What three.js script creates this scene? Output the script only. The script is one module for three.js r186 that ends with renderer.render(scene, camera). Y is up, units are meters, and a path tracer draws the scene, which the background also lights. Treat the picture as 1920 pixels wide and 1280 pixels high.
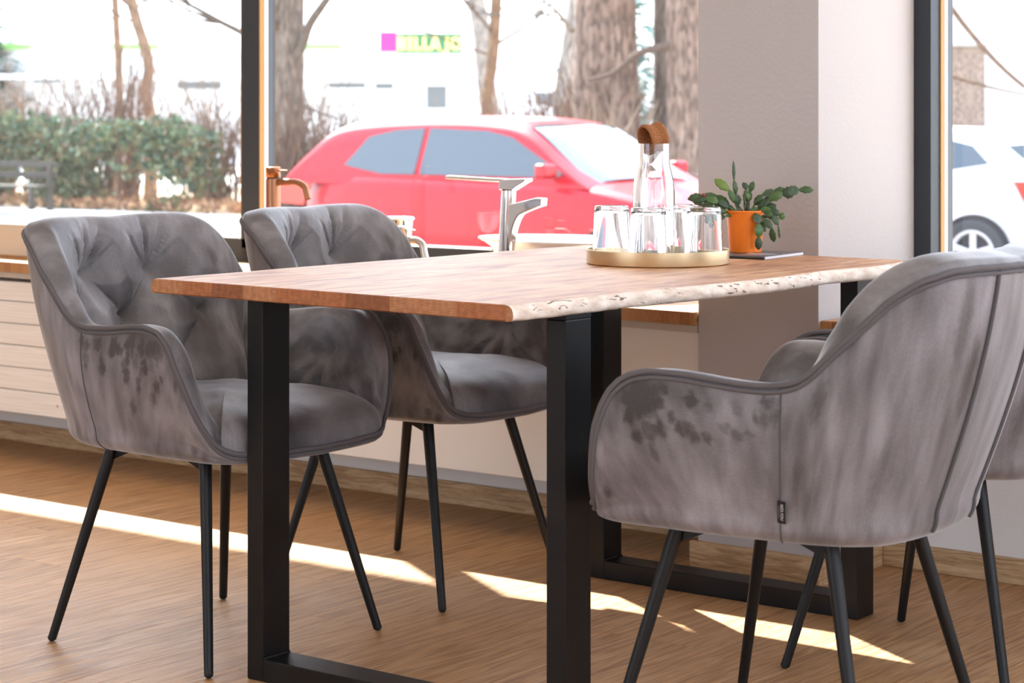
import * as THREE from 'three';
import { RoundedBoxGeometry } from 'three/addons/geometries/RoundedBoxGeometry.js';
import { RectAreaLightUniformsLib } from 'three/addons/lights/RectAreaLightUniformsLib.js';
import { mergeGeometries, mergeVertices, toCreasedNormals } from 'three/addons/utils/BufferGeometryUtils.js';
import { createNoise2D, createNoise3D } from 'simplex-noise';
import { Brush, Evaluator, SUBTRACTION } from 'three-bvh-csg';

// ---------------------------------------------------------------- camera, sky, sun, exposure
const scene = new THREE.Scene();
const FOCAL = 3909, HORIZON = 234.2;                       // pixels of the 1920 x 1280 frame
const camera = new THREE.PerspectiveCamera(2 * Math.atan(640 / FOCAL) * 180 / Math.PI, 1.5, 0.05, 400);
camera.position.set(0, 1.05, 4.4706);
camera.rotation.y = 37.68 * Math.PI / 180;
camera.setViewOffset(1920, 1280, 0, 640 - HORIZON, 1920, 1280);
camera.focus = 4.0;
camera.userData.fStop = 7.1;
camera.updateProjectionMatrix();
scene.add(camera);

const SKY = 2.5;                                            // radiance of the hazy sky
const SUN = new THREE.Vector3(-1.65, 1.73, -1).normalize();
{ // thin bright spring haze: white low down, pale blue overhead, soft clouds, a broad glow round the sun
  const W = 1024, H = 512, d = new Float32Array(W * H * 4), n3 = createNoise3D(() => 0.37), v = new THREE.Vector3();
  for (let r = 0; r < H; r++) for (let c = 0; c < W; c++) {
    const up = ((r + 0.5) / H - 0.5) * Math.PI, az = ((c + 0.5) / W - 0.5) * 2 * Math.PI;
    v.set(Math.cos(az) * Math.cos(up), Math.sin(up), Math.sin(az) * Math.cos(up));
    const y = Math.max(v.y, 0), k = Math.pow(y, 0.55), g = Math.max(v.dot(SUN), 0), k2 = 2.2 / (y + 0.22);
    const cl = THREE.MathUtils.smoothstep(n3(v.x * k2, 1.3, v.z * k2) * 0.6 + n3(v.x * k2 * 2.3, 7, v.z * k2 * 2.3) * 0.3, -0.15, 0.55);
    const base = [0.93 - 0.42 * k, 0.99 - 0.27 * k, 1.09 - 0.04 * k], glow = 0.5 * Math.pow(g, 6) + 1.2 * Math.pow(g, 40);
    for (let q = 0; q < 3; q++) d[(r * W + c) * 4 + q] = THREE.MathUtils.lerp(base[q], [1.03, 1.06, 1.11][q], cl * 0.75) + glow * [1, 0.96, 0.9][q];
    d[(r * W + c) * 4 + 3] = 1;
  }
  const t = new THREE.DataTexture(d, W, H, THREE.RGBAFormat, THREE.FloatType);
  t.mapping = THREE.EquirectangularReflectionMapping; t.magFilter = THREE.LinearFilter; t.needsUpdate = true;
  scene.background = t; scene.backgroundIntensity = SKY;
}

const sun = new THREE.DirectionalLight(new THREE.Color(1, 0.95, 0.87), 18);
sun.position.copy(SUN).multiplyScalar(40).add(new THREE.Vector3(-4, 0, 0));
sun.target.position.set(-4, 0, 0);
sun.castShadow = true;
sun.shadow.mapSize.set(4096, 4096);
Object.assign(sun.shadow.camera, { left: -30, right: 30, top: 30, bottom: -30, near: 1, far: 120 });
sun.shadow.radius = 1.4;
scene.add(sun, sun.target);
RectAreaLightUniformsLib.init();

const LAMP = 1.6;                                             // radiance of the unseen ceiling panels
const renderer = new THREE.WebGLRenderer({ antialias: true });
renderer.toneMapping = THREE.LinearToneMapping;
renderer.toneMappingExposure = 1.6;
renderer.shadowMap.enabled = true;

// ---------------------------------------------------------------- helpers
function rng(seed) { let s = seed >>> 0; return () => { s = (s + 0x6d2b79f5) | 0; let t = Math.imul(s ^ (s >>> 15), 1 | s); t = (t + Math.imul(t ^ (t >>> 7), 61 | t)) ^ t; return ((t ^ (t >>> 14)) >>> 0) / 4294967296; }; }
const R = rng(7), N2 = createNoise2D(rng(11)), N3 = createNoise3D(rng(12));
const rand = (a, b) => a + (b - a) * R();
const clamp = THREE.MathUtils.clamp, lerp = THREE.MathUtils.lerp, smooth = THREE.MathUtils.smoothstep;
const fbm = (x, y, o = 4) => { let s = 0, a = 0.5; for (let i = 0; i < o; i++) { s += a * N2(x, y); x = x * 2.03 + 17.1; y = y * 2.03 - 9.7; a *= 0.5; } return s; };
const lin = (c) => Math.pow(c, 2.2);
const V = (x, y, z) => new THREE.Vector3(x, y, z);
const counts = {};
function numbered(n) { const k = counts[n] = (counts[n] ?? -1) + 1; return k ? `${n}_${String(k).padStart(3, '0')}` : n; }
function shadows(o) { o.castShadow = true; o.receiveShadow = true; return o; }
function part(name, geo, mat, parent, label) { const m = shadows(new THREE.Mesh(geo, mat)); m.name = name; if (label) m.userData.label = label; parent.add(m); return m; }
function group(name, parent) { const g = new THREE.Group(); g.name = name; parent.add(g); return g; }
function thing(name, label, category, pos = [0, 0, 0], turn = 0, grp) { const o = new THREE.Group(); o.name = numbered(name); o.position.set(...pos); o.rotation.y = turn; o.userData = { label, category }; if (grp) o.userData.group = grp; scene.add(o); return o; }
function tag(mesh, label, category, grp, kind) { mesh.name = numbered(mesh.name); if (label) mesh.userData.label = label; if (category) mesh.userData.category = category; if (grp) mesh.userData.group = grp; if (kind) mesh.userData.kind = kind; return mesh; }
function struct(name, geo, mat) { const m = part(name, geo, mat, scene); m.userData.kind = 'structure'; return m; }
function structGroup(name) { const g = group(name, scene); g.userData.kind = 'structure'; return g; }
function box(x0, x1, y0, y1, z0, z1, r = 0) {
  const w = x1 - x0, h = y1 - y0, d = z1 - z0;
  const g = r ? new RoundedBoxGeometry(w, h, d, 2, r) : new THREE.BoxGeometry(w, h, d);
  g.translate((x0 + x1) / 2, (y0 + y1) / 2, (z0 + z1) / 2);
  return metricUV(g);
}
function metricUV(g, s = 1) {                              // box mapping in metres
  const p = g.attributes.position, n = g.attributes.normal, uv = new Float32Array(p.count * 2);
  for (let i = 0; i < p.count; i++) {
    const ax = Math.abs(n.getX(i)), ay = Math.abs(n.getY(i)), az = Math.abs(n.getZ(i));
    let u, v;
    if (ay >= ax && ay >= az) { u = p.getX(i); v = p.getZ(i); } else if (ax >= az) { u = p.getZ(i); v = p.getY(i); } else { u = p.getX(i); v = p.getY(i); }
    uv[2 * i] = u * s; uv[2 * i + 1] = v * s;
  }
  g.setAttribute('uv', new THREE.BufferAttribute(uv, 2));
  return g;
}
function grid(nu, nv, f, { closed = false, uv = null, flip = false } = {}) {   // f(u 0..1, v 0..1) -> [x, y, z]
  const pos = [], uvs = [], idx = [];
  for (let i = 0; i <= nu; i++) for (let j = 0; j <= nv; j++) { const p = f(i / nu, j / nv); pos.push(p[0], p[1], p[2]); const t = uv ? uv(i / nu, j / nv, p) : [i / nu, j / nv]; uvs.push(t[0], t[1]); }
  for (let i = 0; i < nu; i++) for (let j = 0; j < nv; j++) { const a = i * (nv + 1) + j, b = a + nv + 1; if (flip) idx.push(a, a + 1, b, b, a + 1, b + 1); else idx.push(a, b, a + 1, b, b + 1, a + 1); }
  const g = new THREE.BufferGeometry();
  g.setAttribute('position', new THREE.Float32BufferAttribute(pos, 3)); g.setAttribute('uv', new THREE.Float32BufferAttribute(uvs, 2)); g.setIndex(idx); g.computeVertexNormals();
  if (closed) { const n = g.attributes.normal; for (let j = 0; j <= nv; j++) { const a = j, b = nu * (nv + 1) + j, q = V(n.getX(a) + n.getX(b), n.getY(a) + n.getY(b), n.getZ(a) + n.getZ(b)).normalize(); n.setXYZ(a, q.x, q.y, q.z); n.setXYZ(b, q.x, q.y, q.z); } }
  return g;
}
const merge = (list) => mergeGeometries(list.map((g) => { const h = g.index ? g.toNonIndexed() : g; for (const k of Object.keys(h.attributes)) if (!['position', 'normal', 'uv'].includes(k)) h.deleteAttribute(k); return h; }));
const place = (g, x, y, z, rx = 0, ry = 0, rz = 0) => { g.applyMatrix4(new THREE.Matrix4().compose(V(x, y, z), new THREE.Quaternion().setFromEuler(new THREE.Euler(rx, ry, rz)), V(1, 1, 1))); return g; };
function tube(points, radius, seg = 40, rad = 10, closed = false) { const c = new THREE.CatmullRomCurve3(points.map((p) => (p.isVector3 ? p : V(...p))), closed, 'centripetal'); return new THREE.TubeGeometry(c, seg, radius, rad, closed); }
function rod(a, b, r0, r1 = r0, rad = 14) { const d = b.clone().sub(a), g = new THREE.CylinderGeometry(r1, r0, d.length(), rad); g.applyQuaternion(new THREE.Quaternion().setFromUnitVectors(V(0, 1, 0), d.clone().normalize())); g.translate((a.x + b.x) / 2, (a.y + b.y) / 2, (a.z + b.z) / 2); return g; }
function taperTube(pts, radii, rad = 9, seg = 24) {         // tube whose radius follows the list
  const c = new THREE.CatmullRomCurve3(pts, false, 'centripetal'), fr = c.computeFrenetFrames(seg, false);
  return grid(seg, rad, (u, v) => { const p = c.getPointAt(u), i = Math.round(u * seg), k = u * (radii.length - 1), k0 = Math.min(Math.floor(k), radii.length - 2), r = lerp(radii[k0], radii[k0 + 1], k - k0), a = v * 2 * Math.PI; const q = p.clone().addScaledVector(fr.normals[i], Math.cos(a) * r).addScaledVector(fr.binormals[i], Math.sin(a) * r); return [q.x, q.y, q.z]; }, { flip: true, uv: (u, v) => [v, u * 4] });
}
const lathe = (pts, seg = 64) => new THREE.LatheGeometry(pts.map((p) => new THREE.Vector2(p[0], p[1])), seg);
function crPath(P, n) {                                    // Catmull-Rom through rows of numbers
  const out = [];
  for (let i = 0; i < P.length - 1; i++) { const a = P[Math.max(i - 1, 0)], b = P[i], c = P[i + 1], d = P[Math.min(i + 2, P.length - 1)]; for (let k = 0; k < n; k++) { const t = k / n; out.push(b.map((_, j) => 0.5 * (2 * b[j] + (c[j] - a[j]) * t + (2 * a[j] - 5 * b[j] + 4 * c[j] - d[j]) * t * t + (3 * b[j] - a[j] - 3 * c[j] + d[j]) * t * t * t))); } }
  out.push(P[P.length - 1].slice());
  return out;
}
function texture(w, h, f, { srgb = true, rep = [1, 1], wrap = THREE.MirroredRepeatWrapping } = {}) {
  const data = new Uint8Array(w * h * 4);
  for (let y = 0; y < h; y++) for (let x = 0; x < w; x++) { const c = f(x / w, y / h); const o = (y * w + x) * 4; for (let k = 0; k < 3; k++) data[o + k] = clamp(Math.round((Array.isArray(c) ? c[k] : c) * 255), 0, 255); data[o + 3] = 255; }
  const t = new THREE.DataTexture(data, w, h);
  t.wrapS = t.wrapT = wrap; t.magFilter = THREE.LinearFilter; t.minFilter = THREE.LinearMipmapLinearFilter; t.generateMipmaps = true;
  if (srgb) t.colorSpace = THREE.SRGBColorSpace;
  t.repeat.set(...rep); t.needsUpdate = true;
  return t;
}
function canvasTexture(w, h, draw) { const c = document.createElement('canvas'); c.width = w; c.height = h; draw(c.getContext('2d'), w, h); const t = new THREE.CanvasTexture(c); t.colorSpace = THREE.SRGBColorSpace; return t; }
const std = (o) => new THREE.MeshStandardMaterial(o), phys = (o) => new THREE.MeshPhysicalMaterial(o);
const mix3 = (a, b, t) => a.map((v, i) => lerp(v, b[i], t));
const px = (r, g, b) => [r / 255, g / 255, b / 255];

// ---------------------------------------------------------------- materials
// long-grained wood: u runs along the grain
function woodTex(seed, dark, mid, light, { w = 1024, h = 256, rep, stretch = 14, ring = 9, pore = 0.25, con = 1, dash = 14 } = {}) {
  return texture(w, h, (u, v) => {
    const warp = fbm(u * 2 + seed, v * 3 + seed, 3) * 0.5, g = fbm(u * 3 + seed * 3.1, v * stretch + warp * 3 + seed, 4), fine = fbm(u * dash + seed, v * 130 + seed * 2, 2);
    const r = Math.sin((v * ring + warp * 4 + fbm(u * 1.2 + seed, v * 2, 2) * 3) * 2.4) * 0.5 + 0.5;
    let t = clamp(0.5 + (g * 0.9 + (r - 0.5) * 0.4) * con, 0, 1), c = t < 0.5 ? mix3(dark, mid, t * 2) : mix3(mid, light, t * 2 - 1);
    const p = smooth(-fine, 0.12, 0.45) * pore;
    return c.map((x) => x * (1 - p));
  }, { rep });
}
const floorMaps = [0, 1, 2, 3].map((k) => woodTex(3.3 + k * 7.7, px(148 + k * 7, 106 + k * 5, 68 + k * 3), px(194 + k * 4, 149 + k * 3, 102 + k * 2), px(220, 178, 132), { rep: [0.8, 5], pore: 0.26, con: 0.62, dash: 5, h: 512 }));
const floorBump = texture(1024, 512, (u, v) => { const l = fbm(u * 9 + 5, v * 150, 2), p = fbm(u * 3, v * 40 + 9, 3); return clamp(0.55 + l * 0.55 + p * 0.35, 0, 1); }, { srgb: false, rep: [0.8, 5] });
const floorRough = texture(512, 512, (u, v) => clamp(0.40 + fbm(u * 6, v * 60, 3) * 0.25, 0, 1), { srgb: false, rep: [0.8, 5] });
const M = {};
M.floor = floorMaps.map((map) => std({ map, bumpMap: floorBump, bumpScale: 0.0007, roughnessMap: floorRough, roughness: 1.12 }));
M.subfloor = std({ color: 0x3a2a1c, roughness: 0.9 });
const plasterBump = texture(512, 512, (u, v) => clamp(0.5 + fbm(u * 40, v * 40, 3) * 0.4 + fbm(u * 8, v * 8, 2) * 0.25, 0, 1), { srgb: false, rep: [1.6, 1.6] });
const wallMat = (r, g, b) => std({ color: new THREE.Color(r, g, b), bumpMap: plasterBump, bumpScale: 0.0006, roughness: 0.95 });
M.wall = wallMat(0.84, 0.815, 0.79);
M.pillar = wallMat(0.50, 0.472, 0.468);
M.ceiling = wallMat(0.8, 0.79, 0.77);
M.oakPale = std({ map: woodTex(41, px(168, 132, 92), px(199, 164, 122), px(214, 183, 143), { rep: [1.2, 7], pore: 0.18 }), roughness: 0.55, bumpMap: floorBump, bumpScale: 0.0003 });
M.sillWood = std({ map: woodTex(57, px(160, 112, 66), px(193, 146, 94), px(214, 171, 120), { rep: [1, 5], pore: 0.2 }), roughness: 0.42 });
M.sillEnd = std({ map: texture(1024, 64, (u, v) => { const k = Math.floor(u * 42), t = N2(k * 3.7, 2) * 0.5 + 0.5, f = fbm(u * 300, v * 3, 2); return mix3(px(150, 98, 52), px(206, 156, 100), clamp(t * 0.7 + 0.15 + f * 0.4, 0, 1)); }, { rep: [0.8, 8] }), roughness: 0.5 });
M.boardWhite = std({ map: texture(1024, 128, (u, v) => { const g = fbm(u * 4, v * 20, 4); let c = mix3(px(236, 230, 222), px(248, 245, 240), clamp(0.5 + g, 0, 1)); const kx = (u * 5) % 1, ky = v - 0.5; const kn = Math.floor(u * 5), cx = 0.3 + 0.4 * (N2(kn, 4) * 0.5 + 0.5), cy = N2(kn, 9) * 0.3; const d = Math.hypot((kx - cx) * 1.6, (ky - cy) * 0.5); return mix3(c, px(168, 126, 82), 0.75 * smooth(0.025 - d, 0, 0.02)); }, { rep: [0.5, 8] }), roughness: 0.6 });
M.panelWhite = std({ color: new THREE.Color(0.82, 0.79, 0.745), roughness: 0.65 });
M.batten = std({ color: new THREE.Color(0.55, 0.5, 0.44), roughness: 0.7 });
M.frame = phys({ color: new THREE.Color(0.034, 0.043, 0.054), roughness: 0.4, specularIntensity: 0.55 });
M.frameDark = std({ color: new THREE.Color(0.05, 0.05, 0.055), roughness: 0.4 });
M.seal = std({ color: new THREE.Color(0.42, 0.22, 0.05), roughness: 0.5 });
M.spacer = std({ color: new THREE.Color(0.82, 0.83, 0.84), roughness: 0.35, metalness: 0.3 });
M.pane = phys({ color: 0xffffff, transmission: 1, thickness: 0, roughness: 0, ior: 1.45, metalness: 0 });
M.glass = phys({ color: 0xffffff, transmission: 1, thickness: 0.004, roughness: 0, ior: 1.47 });
M.black = phys({ map: texture(256, 256, (u, v) => { const s = fbm(u * 4, v * 4, 4); return mix3(px(10, 10, 11), px(21, 21, 22), clamp(0.5 + s, 0, 1)); }), roughness: 0.4, specularIntensity: 0.55 });
M.leg = phys({ color: new THREE.Color(0.008, 0.008, 0.0085), roughness: 0.42, specularIntensity: 0.6 });
M.rubber = std({ color: new THREE.Color(0.012, 0.012, 0.012), roughness: 0.8 });
// velvet: light nap with darker brushed patches
const velvetMap = texture(1024, 1024, (u, v) => {
  const big = fbm(u * 8 + 3, v * 6 + 1, 4), mid = fbm(u * 24 + 40, v * 14 + 7, 3), fine = fbm(u * 220, v * 220, 2);
  const t = 0.56 + big * 0.7 + fine * 0.08 - smooth(mid, 0.05, 0.45) * 0.16 * smooth(fbm(u * 5 + 9, v * 4 + 2, 2), 0, 0.3);
  return mix3(px(62, 58, 58), px(156, 154, 158), clamp(t, 0, 1));
}, { rep: [0.62, 0.62] });
const velvetBump = texture(512, 512, (u, v) => clamp(0.5 + fbm(u * 90, v * 90, 3) * 0.7, 0, 1), { srgb: false, rep: [2, 2] });
M.velvet = phys({ map: velvetMap, roughness: 0.52, bumpMap: velvetBump, bumpScale: 0.00035, sheen: 1, sheenColor: new THREE.Color(0.96, 0.97, 1.0), sheenRoughness: 0.7, specularIntensity: 0.9 });
M.piping = phys({ color: new THREE.Color(0.13, 0.12, 0.125), roughness: 0.8, sheen: 0.8, sheenColor: new THREE.Color(0.6, 0.6, 0.66), sheenRoughness: 0.5, specularIntensity: 0.35 });
M.seam = phys({ color: new THREE.Color(0.085, 0.08, 0.085), roughness: 0.9, sheen: 0.4, sheenColor: new THREE.Color(0.5, 0.5, 0.55) });
M.brass = std({ color: new THREE.Color(0.66, 0.52, 0.32), metalness: 1, roughness: 0.34 });
M.chrome = std({ color: new THREE.Color(0.74, 0.75, 0.77), metalness: 1, roughness: 0.07 });
M.copper = std({ color: new THREE.Color(0.36, 0.165, 0.09), metalness: 1, roughness: 0.36 });
M.steel = std({ color: new THREE.Color(0.5, 0.46, 0.41), metalness: 1, roughness: 0.28 });
M.dark = std({ color: new THREE.Color(0.02, 0.02, 0.02), roughness: 0.6 });
M.ceramic = phys({ color: new THREE.Color(0.86, 0.85, 0.83), roughness: 0.15, clearcoat: 0.5 });
M.cork = std({ map: texture(256, 256, (u, v) => { const a = fbm(u * 24, v * 24, 3), b = fbm(u * 70, v * 70, 2); return mix3(px(96, 50, 22), px(206, 144, 90), clamp(0.5 + a * 0.8 + b * 0.9 - smooth(b, 0.3, 0.4) * 0.5, 0, 1)); }, { rep: [2, 2] }), roughness: 0.9 });
M.pot = phys({ color: new THREE.Color(0.95, 0.215, 0.008), roughness: 0.42, clearcoat: 0.15 });
M.soil = std({ color: new THREE.Color(0.03, 0.02, 0.014), roughness: 1 });
M.leafs = [px(58, 86, 44), px(74, 104, 52), px(66, 88, 60), px(50, 72, 44), px(104, 132, 52)].map((c) => phys({ color: new THREE.Color(...c.map(lin)), roughness: 0.42, clearcoat: 0.1 }));
M.stem = std({ color: new THREE.Color(0.09, 0.12, 0.05), roughness: 0.7 });

// ---------------------------------------------------------------- the room
const XL = -8.6, XR = 1.9, ZB = 7.6, CEIL = 2.75, HEAD = 2.42, ZF = -0.186;
const PX0 = -2.673, PX1 = -2.35, PZ = 0.286;              // pillar
{
  const floor = struct('floor', box(XL, XR, -0.32, -0.012, -0.3, ZB), M.subfloor);
  const W = 0.196, geos = {};
  const plank = (len, k) => geos[`${len.toFixed(2)}_${k}`] ??= (() => { const g = new RoundedBoxGeometry(W - 0.0006, 0.012, len - 0.0006, 1, 0.0006); const p = g.attributes.position, uv = new Float32Array(p.count * 2); for (let i = 0; i < p.count; i++) { uv[2 * i] = p.getZ(i) + k * 0.37; uv[2 * i + 1] = p.getX(i) + k * 0.13; } g.setAttribute('uv', new THREE.BufferAttribute(uv, 2)); return g; })();
  for (let i = 0, x = -6.6; x < -0.9; x += W, i++) {
    let z = -0.02; const first = [0.5, 0.95, 0.72, 1.22, 0.33][i % 5];
    for (let j = 0; z < 3.3; j++) { const len = j ? 1.3 : first, m = part('plank', plank(len, (i * 3 + j * 2) % 4), M.floor[(i * 7 + j * 5) % 4], floor); m.position.set(x + W / 2, -0.006, z + len / 2); z += len; }
  }
  const rest = merge([box(XL, -6.6, -0.012, 0, -0.02, ZB), box(-0.9 + 0.18, XR, -0.012, 0, -0.02, ZB), box(-6.6, -0.72, -0.012, 0, 4.45, ZB)].map((g) => { const uv = g.attributes.uv; for (let i = 0; i < uv.count; i++) uv.setXY(i, uv.getY(i), uv.getX(i)); return g; }));
  part('planking', rest, M.floor[1], floor).userData.kind = 'stuff';
}
struct('ceiling', box(XL, XR, CEIL, CEIL + 0.3, -0.3, ZB), M.ceiling);
struct('wall_back', merge([box(XL, XR, 0, 0.4, ZB, ZB + 0.2), box(XL, XR, 2.45, CEIL, ZB, ZB + 0.2), box(XL, -6.6, 0.4, 2.45, ZB, ZB + 0.2), box(-2.5, XR, 0.4, 2.45, ZB, ZB + 0.2)]), M.wall);  // out of view; opening sized for the light reaching pillar and chairs
struct('wall_left', box(XL - 0.2, XL, 0, CEIL, -0.3, ZB), M.wall);
struct('unseen_wall_right', merge([box(XR, XR + 0.2, 0, 0.3, -0.3, ZB), box(XR, XR + 0.2, 2.5, CEIL, -0.3, ZB), box(XR, XR + 0.2, 0.3, 2.5, -0.3, 0.2), box(XR, XR + 0.2, 0.3, 2.5, 6.8, ZB)]), M.wall);  // out of view; set close so its opening lights the right chairs
struct('wall_front', merge([box(XL, XR, 0, 0.56, -0.3, -0.012), box(XL, XR, HEAD, 3.2, -0.3, ZF + 0.1)]), M.wall);
struct('unseen_roof_eave', box(XL - 0.5, XR + 0.5, 3.16, 3.34, -1.03, -0.1), M.wall);  // out of view, placed to cut off the sun on floor and table
struct('trim_1', box(PX0, PX1, 0, CEIL, -0.3, PZ), M.pillar).name = 'wall_pillar';
{ // skirting of pale oak
  const b = (name, x0, x1, z0, z1, h) => struct(name, box(x0, x1, 0, h, z0, z1, 0.003), M.oakPale);
  b('baseboard_left', XL, PX0, -0.014, 0, 0.062);
  b('baseboard_front', PX0 - 0.016, PX1 + 0.012, PZ, PZ + 0.017, 0.066);
  b('baseboard_pillar', PX1, PX1 + 0.012, -0.01, PZ, 0.062);
  b('baseboard_right', PX1 + 0.012, XR, -0.014, 0, 0.06);
}
// panelled heater casing under the left window: loose boards, then a smooth sheet
{
  const c = structGroup('wall_casing');
  const edges = [0.1524, 0.2245, 0.2953, 0.3643, 0.431, 0.5, 0.5625];
  for (let i = 0; i < 6; i++) { const g = box(-8.5, -4.62, edges[i] + 0.0012, edges[i + 1] - 0.0012, 0.252, 0.2715, 0.0022); const uv = g.attributes.uv; for (let k = 0; k < uv.count; k++) uv.setY(k, uv.getY(k) + i * 0.041); for (let k = 0; k < uv.count; k++) uv.setX(k, uv.getX(k) + i * 0.77); part('board', g, M.boardWhite, c); }
  part('board_backing', box(-8.5, -4.62, 0.156, 0.56, 0.236, 0.252), M.batten, c);
  part('panel', box(-4.615, PX0 - 0.002, 0.154, 0.5605, 0.246, 0.2715, 0.002), M.panelWhite, c);
}
// oak sills, the left one dropping 2 cm over its length as measured
function sill(name, x0, x1, y0, y1, label) {
  const s = structGroup(name), t = 0.0325, tilt = Math.atan2(y1 - y0, x1 - x0), L = x1 - x0;
  const add = (n, g, m) => { const q = part(n, g, m, s); q.position.set(x0, y0, 0); q.rotation.z = tilt; };
  add('sill_board', box(0, L, -t, 0, -0.30, 0.293, 0.0015), M.sillWood);
  add('sill_edge', box(0, L, -t + 0.0005, -0.0005, 0.293, 0.3005, 0.001), M.sillEnd);
  add('sill_batten', box(0, L, -t - 0.018, -t, 0.20, 0.288), M.batten);
}
sill('trim_1', -8.58, PX0 - 0.003, 0.649, 0.607);
sill('trim_2', PX1 + 0.012, XR, 0.606, 0.606);
// windows
function windowFrame(n, x0, x1, mull, off = 0) {
  const w = structGroup(`window_${n}`), zb = ZF - 0.075 - off, ZG = ZF - off, y0 = 0.56;
  const yb = (x) => 0.684 - (x + 3.68) * 0.0055;
  const bar = (a, b, c, d, nm = 'window_frame', m = M.frame) => part(nm, box(a, b, c, d, zb, ZF, 0.002), m, w);
  bar(x0, x1, y0, yb((x0 + x1) / 2)); bar(x0, x1, HEAD - 0.06, HEAD);
  const posts = [[x0, x0 + 0.046], ...mull, [x1 - 0.046, x1]];
  for (const [a, b] of posts) bar(a, b, y0, HEAD);
  for (let i = 0; i < posts.length - 1; i++) {
    const a = posts[i][1], b = posts[i + 1][0], lo = yb((x0 + x1) / 2), hi = HEAD - 0.06;
    // glazing bead, ochre seal and bright spacer down both sides, spacer along the bottom
    for (const [p, q] of [[a, a + 0.0035], [b - 0.0035, b]]) {
      part('glazing_seal', box(p, q, lo, hi, ZG - 0.021, ZG - 0.0015), M.seal, w);
      part('glazing_spacer', box(p, q, lo, hi, ZG - 0.038, ZG - 0.0225), M.spacer, w);
    }
    part('glazing_spacer', box(a + 0.004, b - 0.004, lo, lo + 0.0035, ZG - 0.038, ZG - 0.004), M.spacer, w);
    part('window_pane', box(a, b, lo, hi, ZG - 0.043, ZG - 0.039), M.pane, w);
  }
}
windowFrame(1, XL, PX0, [[-6.75, -6.673], [-4.67, -4.593]]);
windowFrame(2, PX1, XR, [[-0.45, -0.37]], 0.048);
{ const w = structGroup('window_3'); for (const z of [0.2, 2.4, 4.6, 6.72]) part('window_frame', box(XR + 0.05, XR + 0.12, 0.3, 2.5, z, z + 0.08), M.frame, w); for (const y of [0.3, 2.44]) part('window_frame', box(XR + 0.05, XR + 0.12, y, y + 0.06, 0.2, 6.8), M.frame, w); part('window_pane', box(XR + 0.08, XR + 0.084, 0.3, 2.5, 0.2, 6.8), M.pane, w); }  // unseen side windows, placed to light the right chairs and wall
{ const w = structGroup('window_4'); for (const x of [-6.6, -4.6, -2.58]) part('window_frame', box(x, x + 0.08, 0.4, 2.45, ZB + 0.05, ZB + 0.12), M.frame, w); for (const y of [0.4, 2.39]) part('window_frame', box(-6.6, -2.5, y, y + 0.06, ZB + 0.05, ZB + 0.12), M.frame, w); part('window_pane', box(-6.6, -2.5, 0.4, 2.45, ZB + 0.08, ZB + 0.084), M.pane, w); }  // unseen back window, placed to light the room side of the pillar
{ const t = thing('wall_socket', 'small dark round fitting low on the white wall at the right edge', 'fitting', [-1.925, 0.0, -0.012]); const g = lathe([[0, 0.02], [0.012, 0.02], [0.021, 0.014], [0.024, 0.004], [0.024, 0]], 32); g.rotateX(Math.PI / 2); g.translate(0, 0.171, 0); part('cap', g, std({ color: new THREE.Color(0.05, 0.03, 0.022), roughness: 0.45 }), t); }

// ceiling lamps out of view: warm-white panels placed to light the room side
{
  const lampM = std({ color: 0x111111, emissive: new THREE.Color(1, 0.94, 0.87), emissiveIntensity: 1.6, roughness: 0.6 }), rimM = std({ color: 0xdddddd, roughness: 0.5 });
  [[-6.4, 5.2], [-3.4, 5.2], [-0.4, 5.2], [1.2, 5.2]].forEach(([x, z], i) => {
    const t = thing('unseen_ceiling_lamp', ['unseen square ceiling lamp panel nearest the left end wall', 'unseen square ceiling lamp panel above the floor left of the table', 'unseen square ceiling lamp panel above the middle of the shop floor', 'unseen square ceiling lamp panel nearest the unseen right side windows'][i], 'lamp', [x, CEIL - 0.03, z], 0, 'unseen square ceiling lamp panels');
    part('lamp_frame', merge([box(-.47, .47, 0, .03, -.47, -.45), box(-.47, .47, 0, .03, .45, .47), box(-.47, -.45, 0, .03, -.45, .45), box(.45, .47, 0, .03, -.45, .45)]), rimM, t);
    part('diffuser', box(-.45, .45, .012, .02, -.45, .45), lampM, t);
    const l = new THREE.RectAreaLight(new THREE.Color(1, 0.94, 0.87), LAMP, 0.88, 0.88); l.position.set(x, CEIL - 0.032, z); l.lookAt(x, 0, z); scene.add(l);
  });
}
// ---------------------------------------------------------------- upholstered tub chairs (local +z forward, x across)
// rows: half width, forward, height of the piped edge; then of the corner below it
const EDGE = [[0, .3022, .4134, .298, .400], [.1676, .287, .4181, .281, .402], [.2301, .2541, .4333, .246, .408], [.2697, .235, .489, .214, .414], [.2969, .2092, .5732, .155, .42], [.2984, .1707, .6368, .105, .42], [.2906, .0999, .6585, .05, .42], [.2688, -.1041, .6481, -.09, .42], [.2636, -.2014, .7161, -.148, .422], [.2472, -.2867, .7931, -.205, .425], [.2094, -.3514, .8264, -.252, .428], [.0996, -.3863, .831, -.276, .43], [0, -.3844, .8168, -.281, .43]];
EDGE[12][2] = .829; EDGE[12][1] = -.389;
const CORNERX = [0, .164, .224, .243, .246, .248, .248, .242, .236, .217, .172, .082, 0];
const HALF = crPath(EDGE.map((r, i) => [...r, CORNERX[i], i]), 12);     // right half, front centre -> back centre
const LOOP = [...HALF.map((r) => r.slice()), ...HALF.slice(0, -1).reverse().map((r) => { const q = r.slice(); q[0] *= -1; q[5] *= -1; return q; })];
LOOP.pop();                                                               // closed: the first row follows the last
const LN = LOOP.length;
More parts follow.
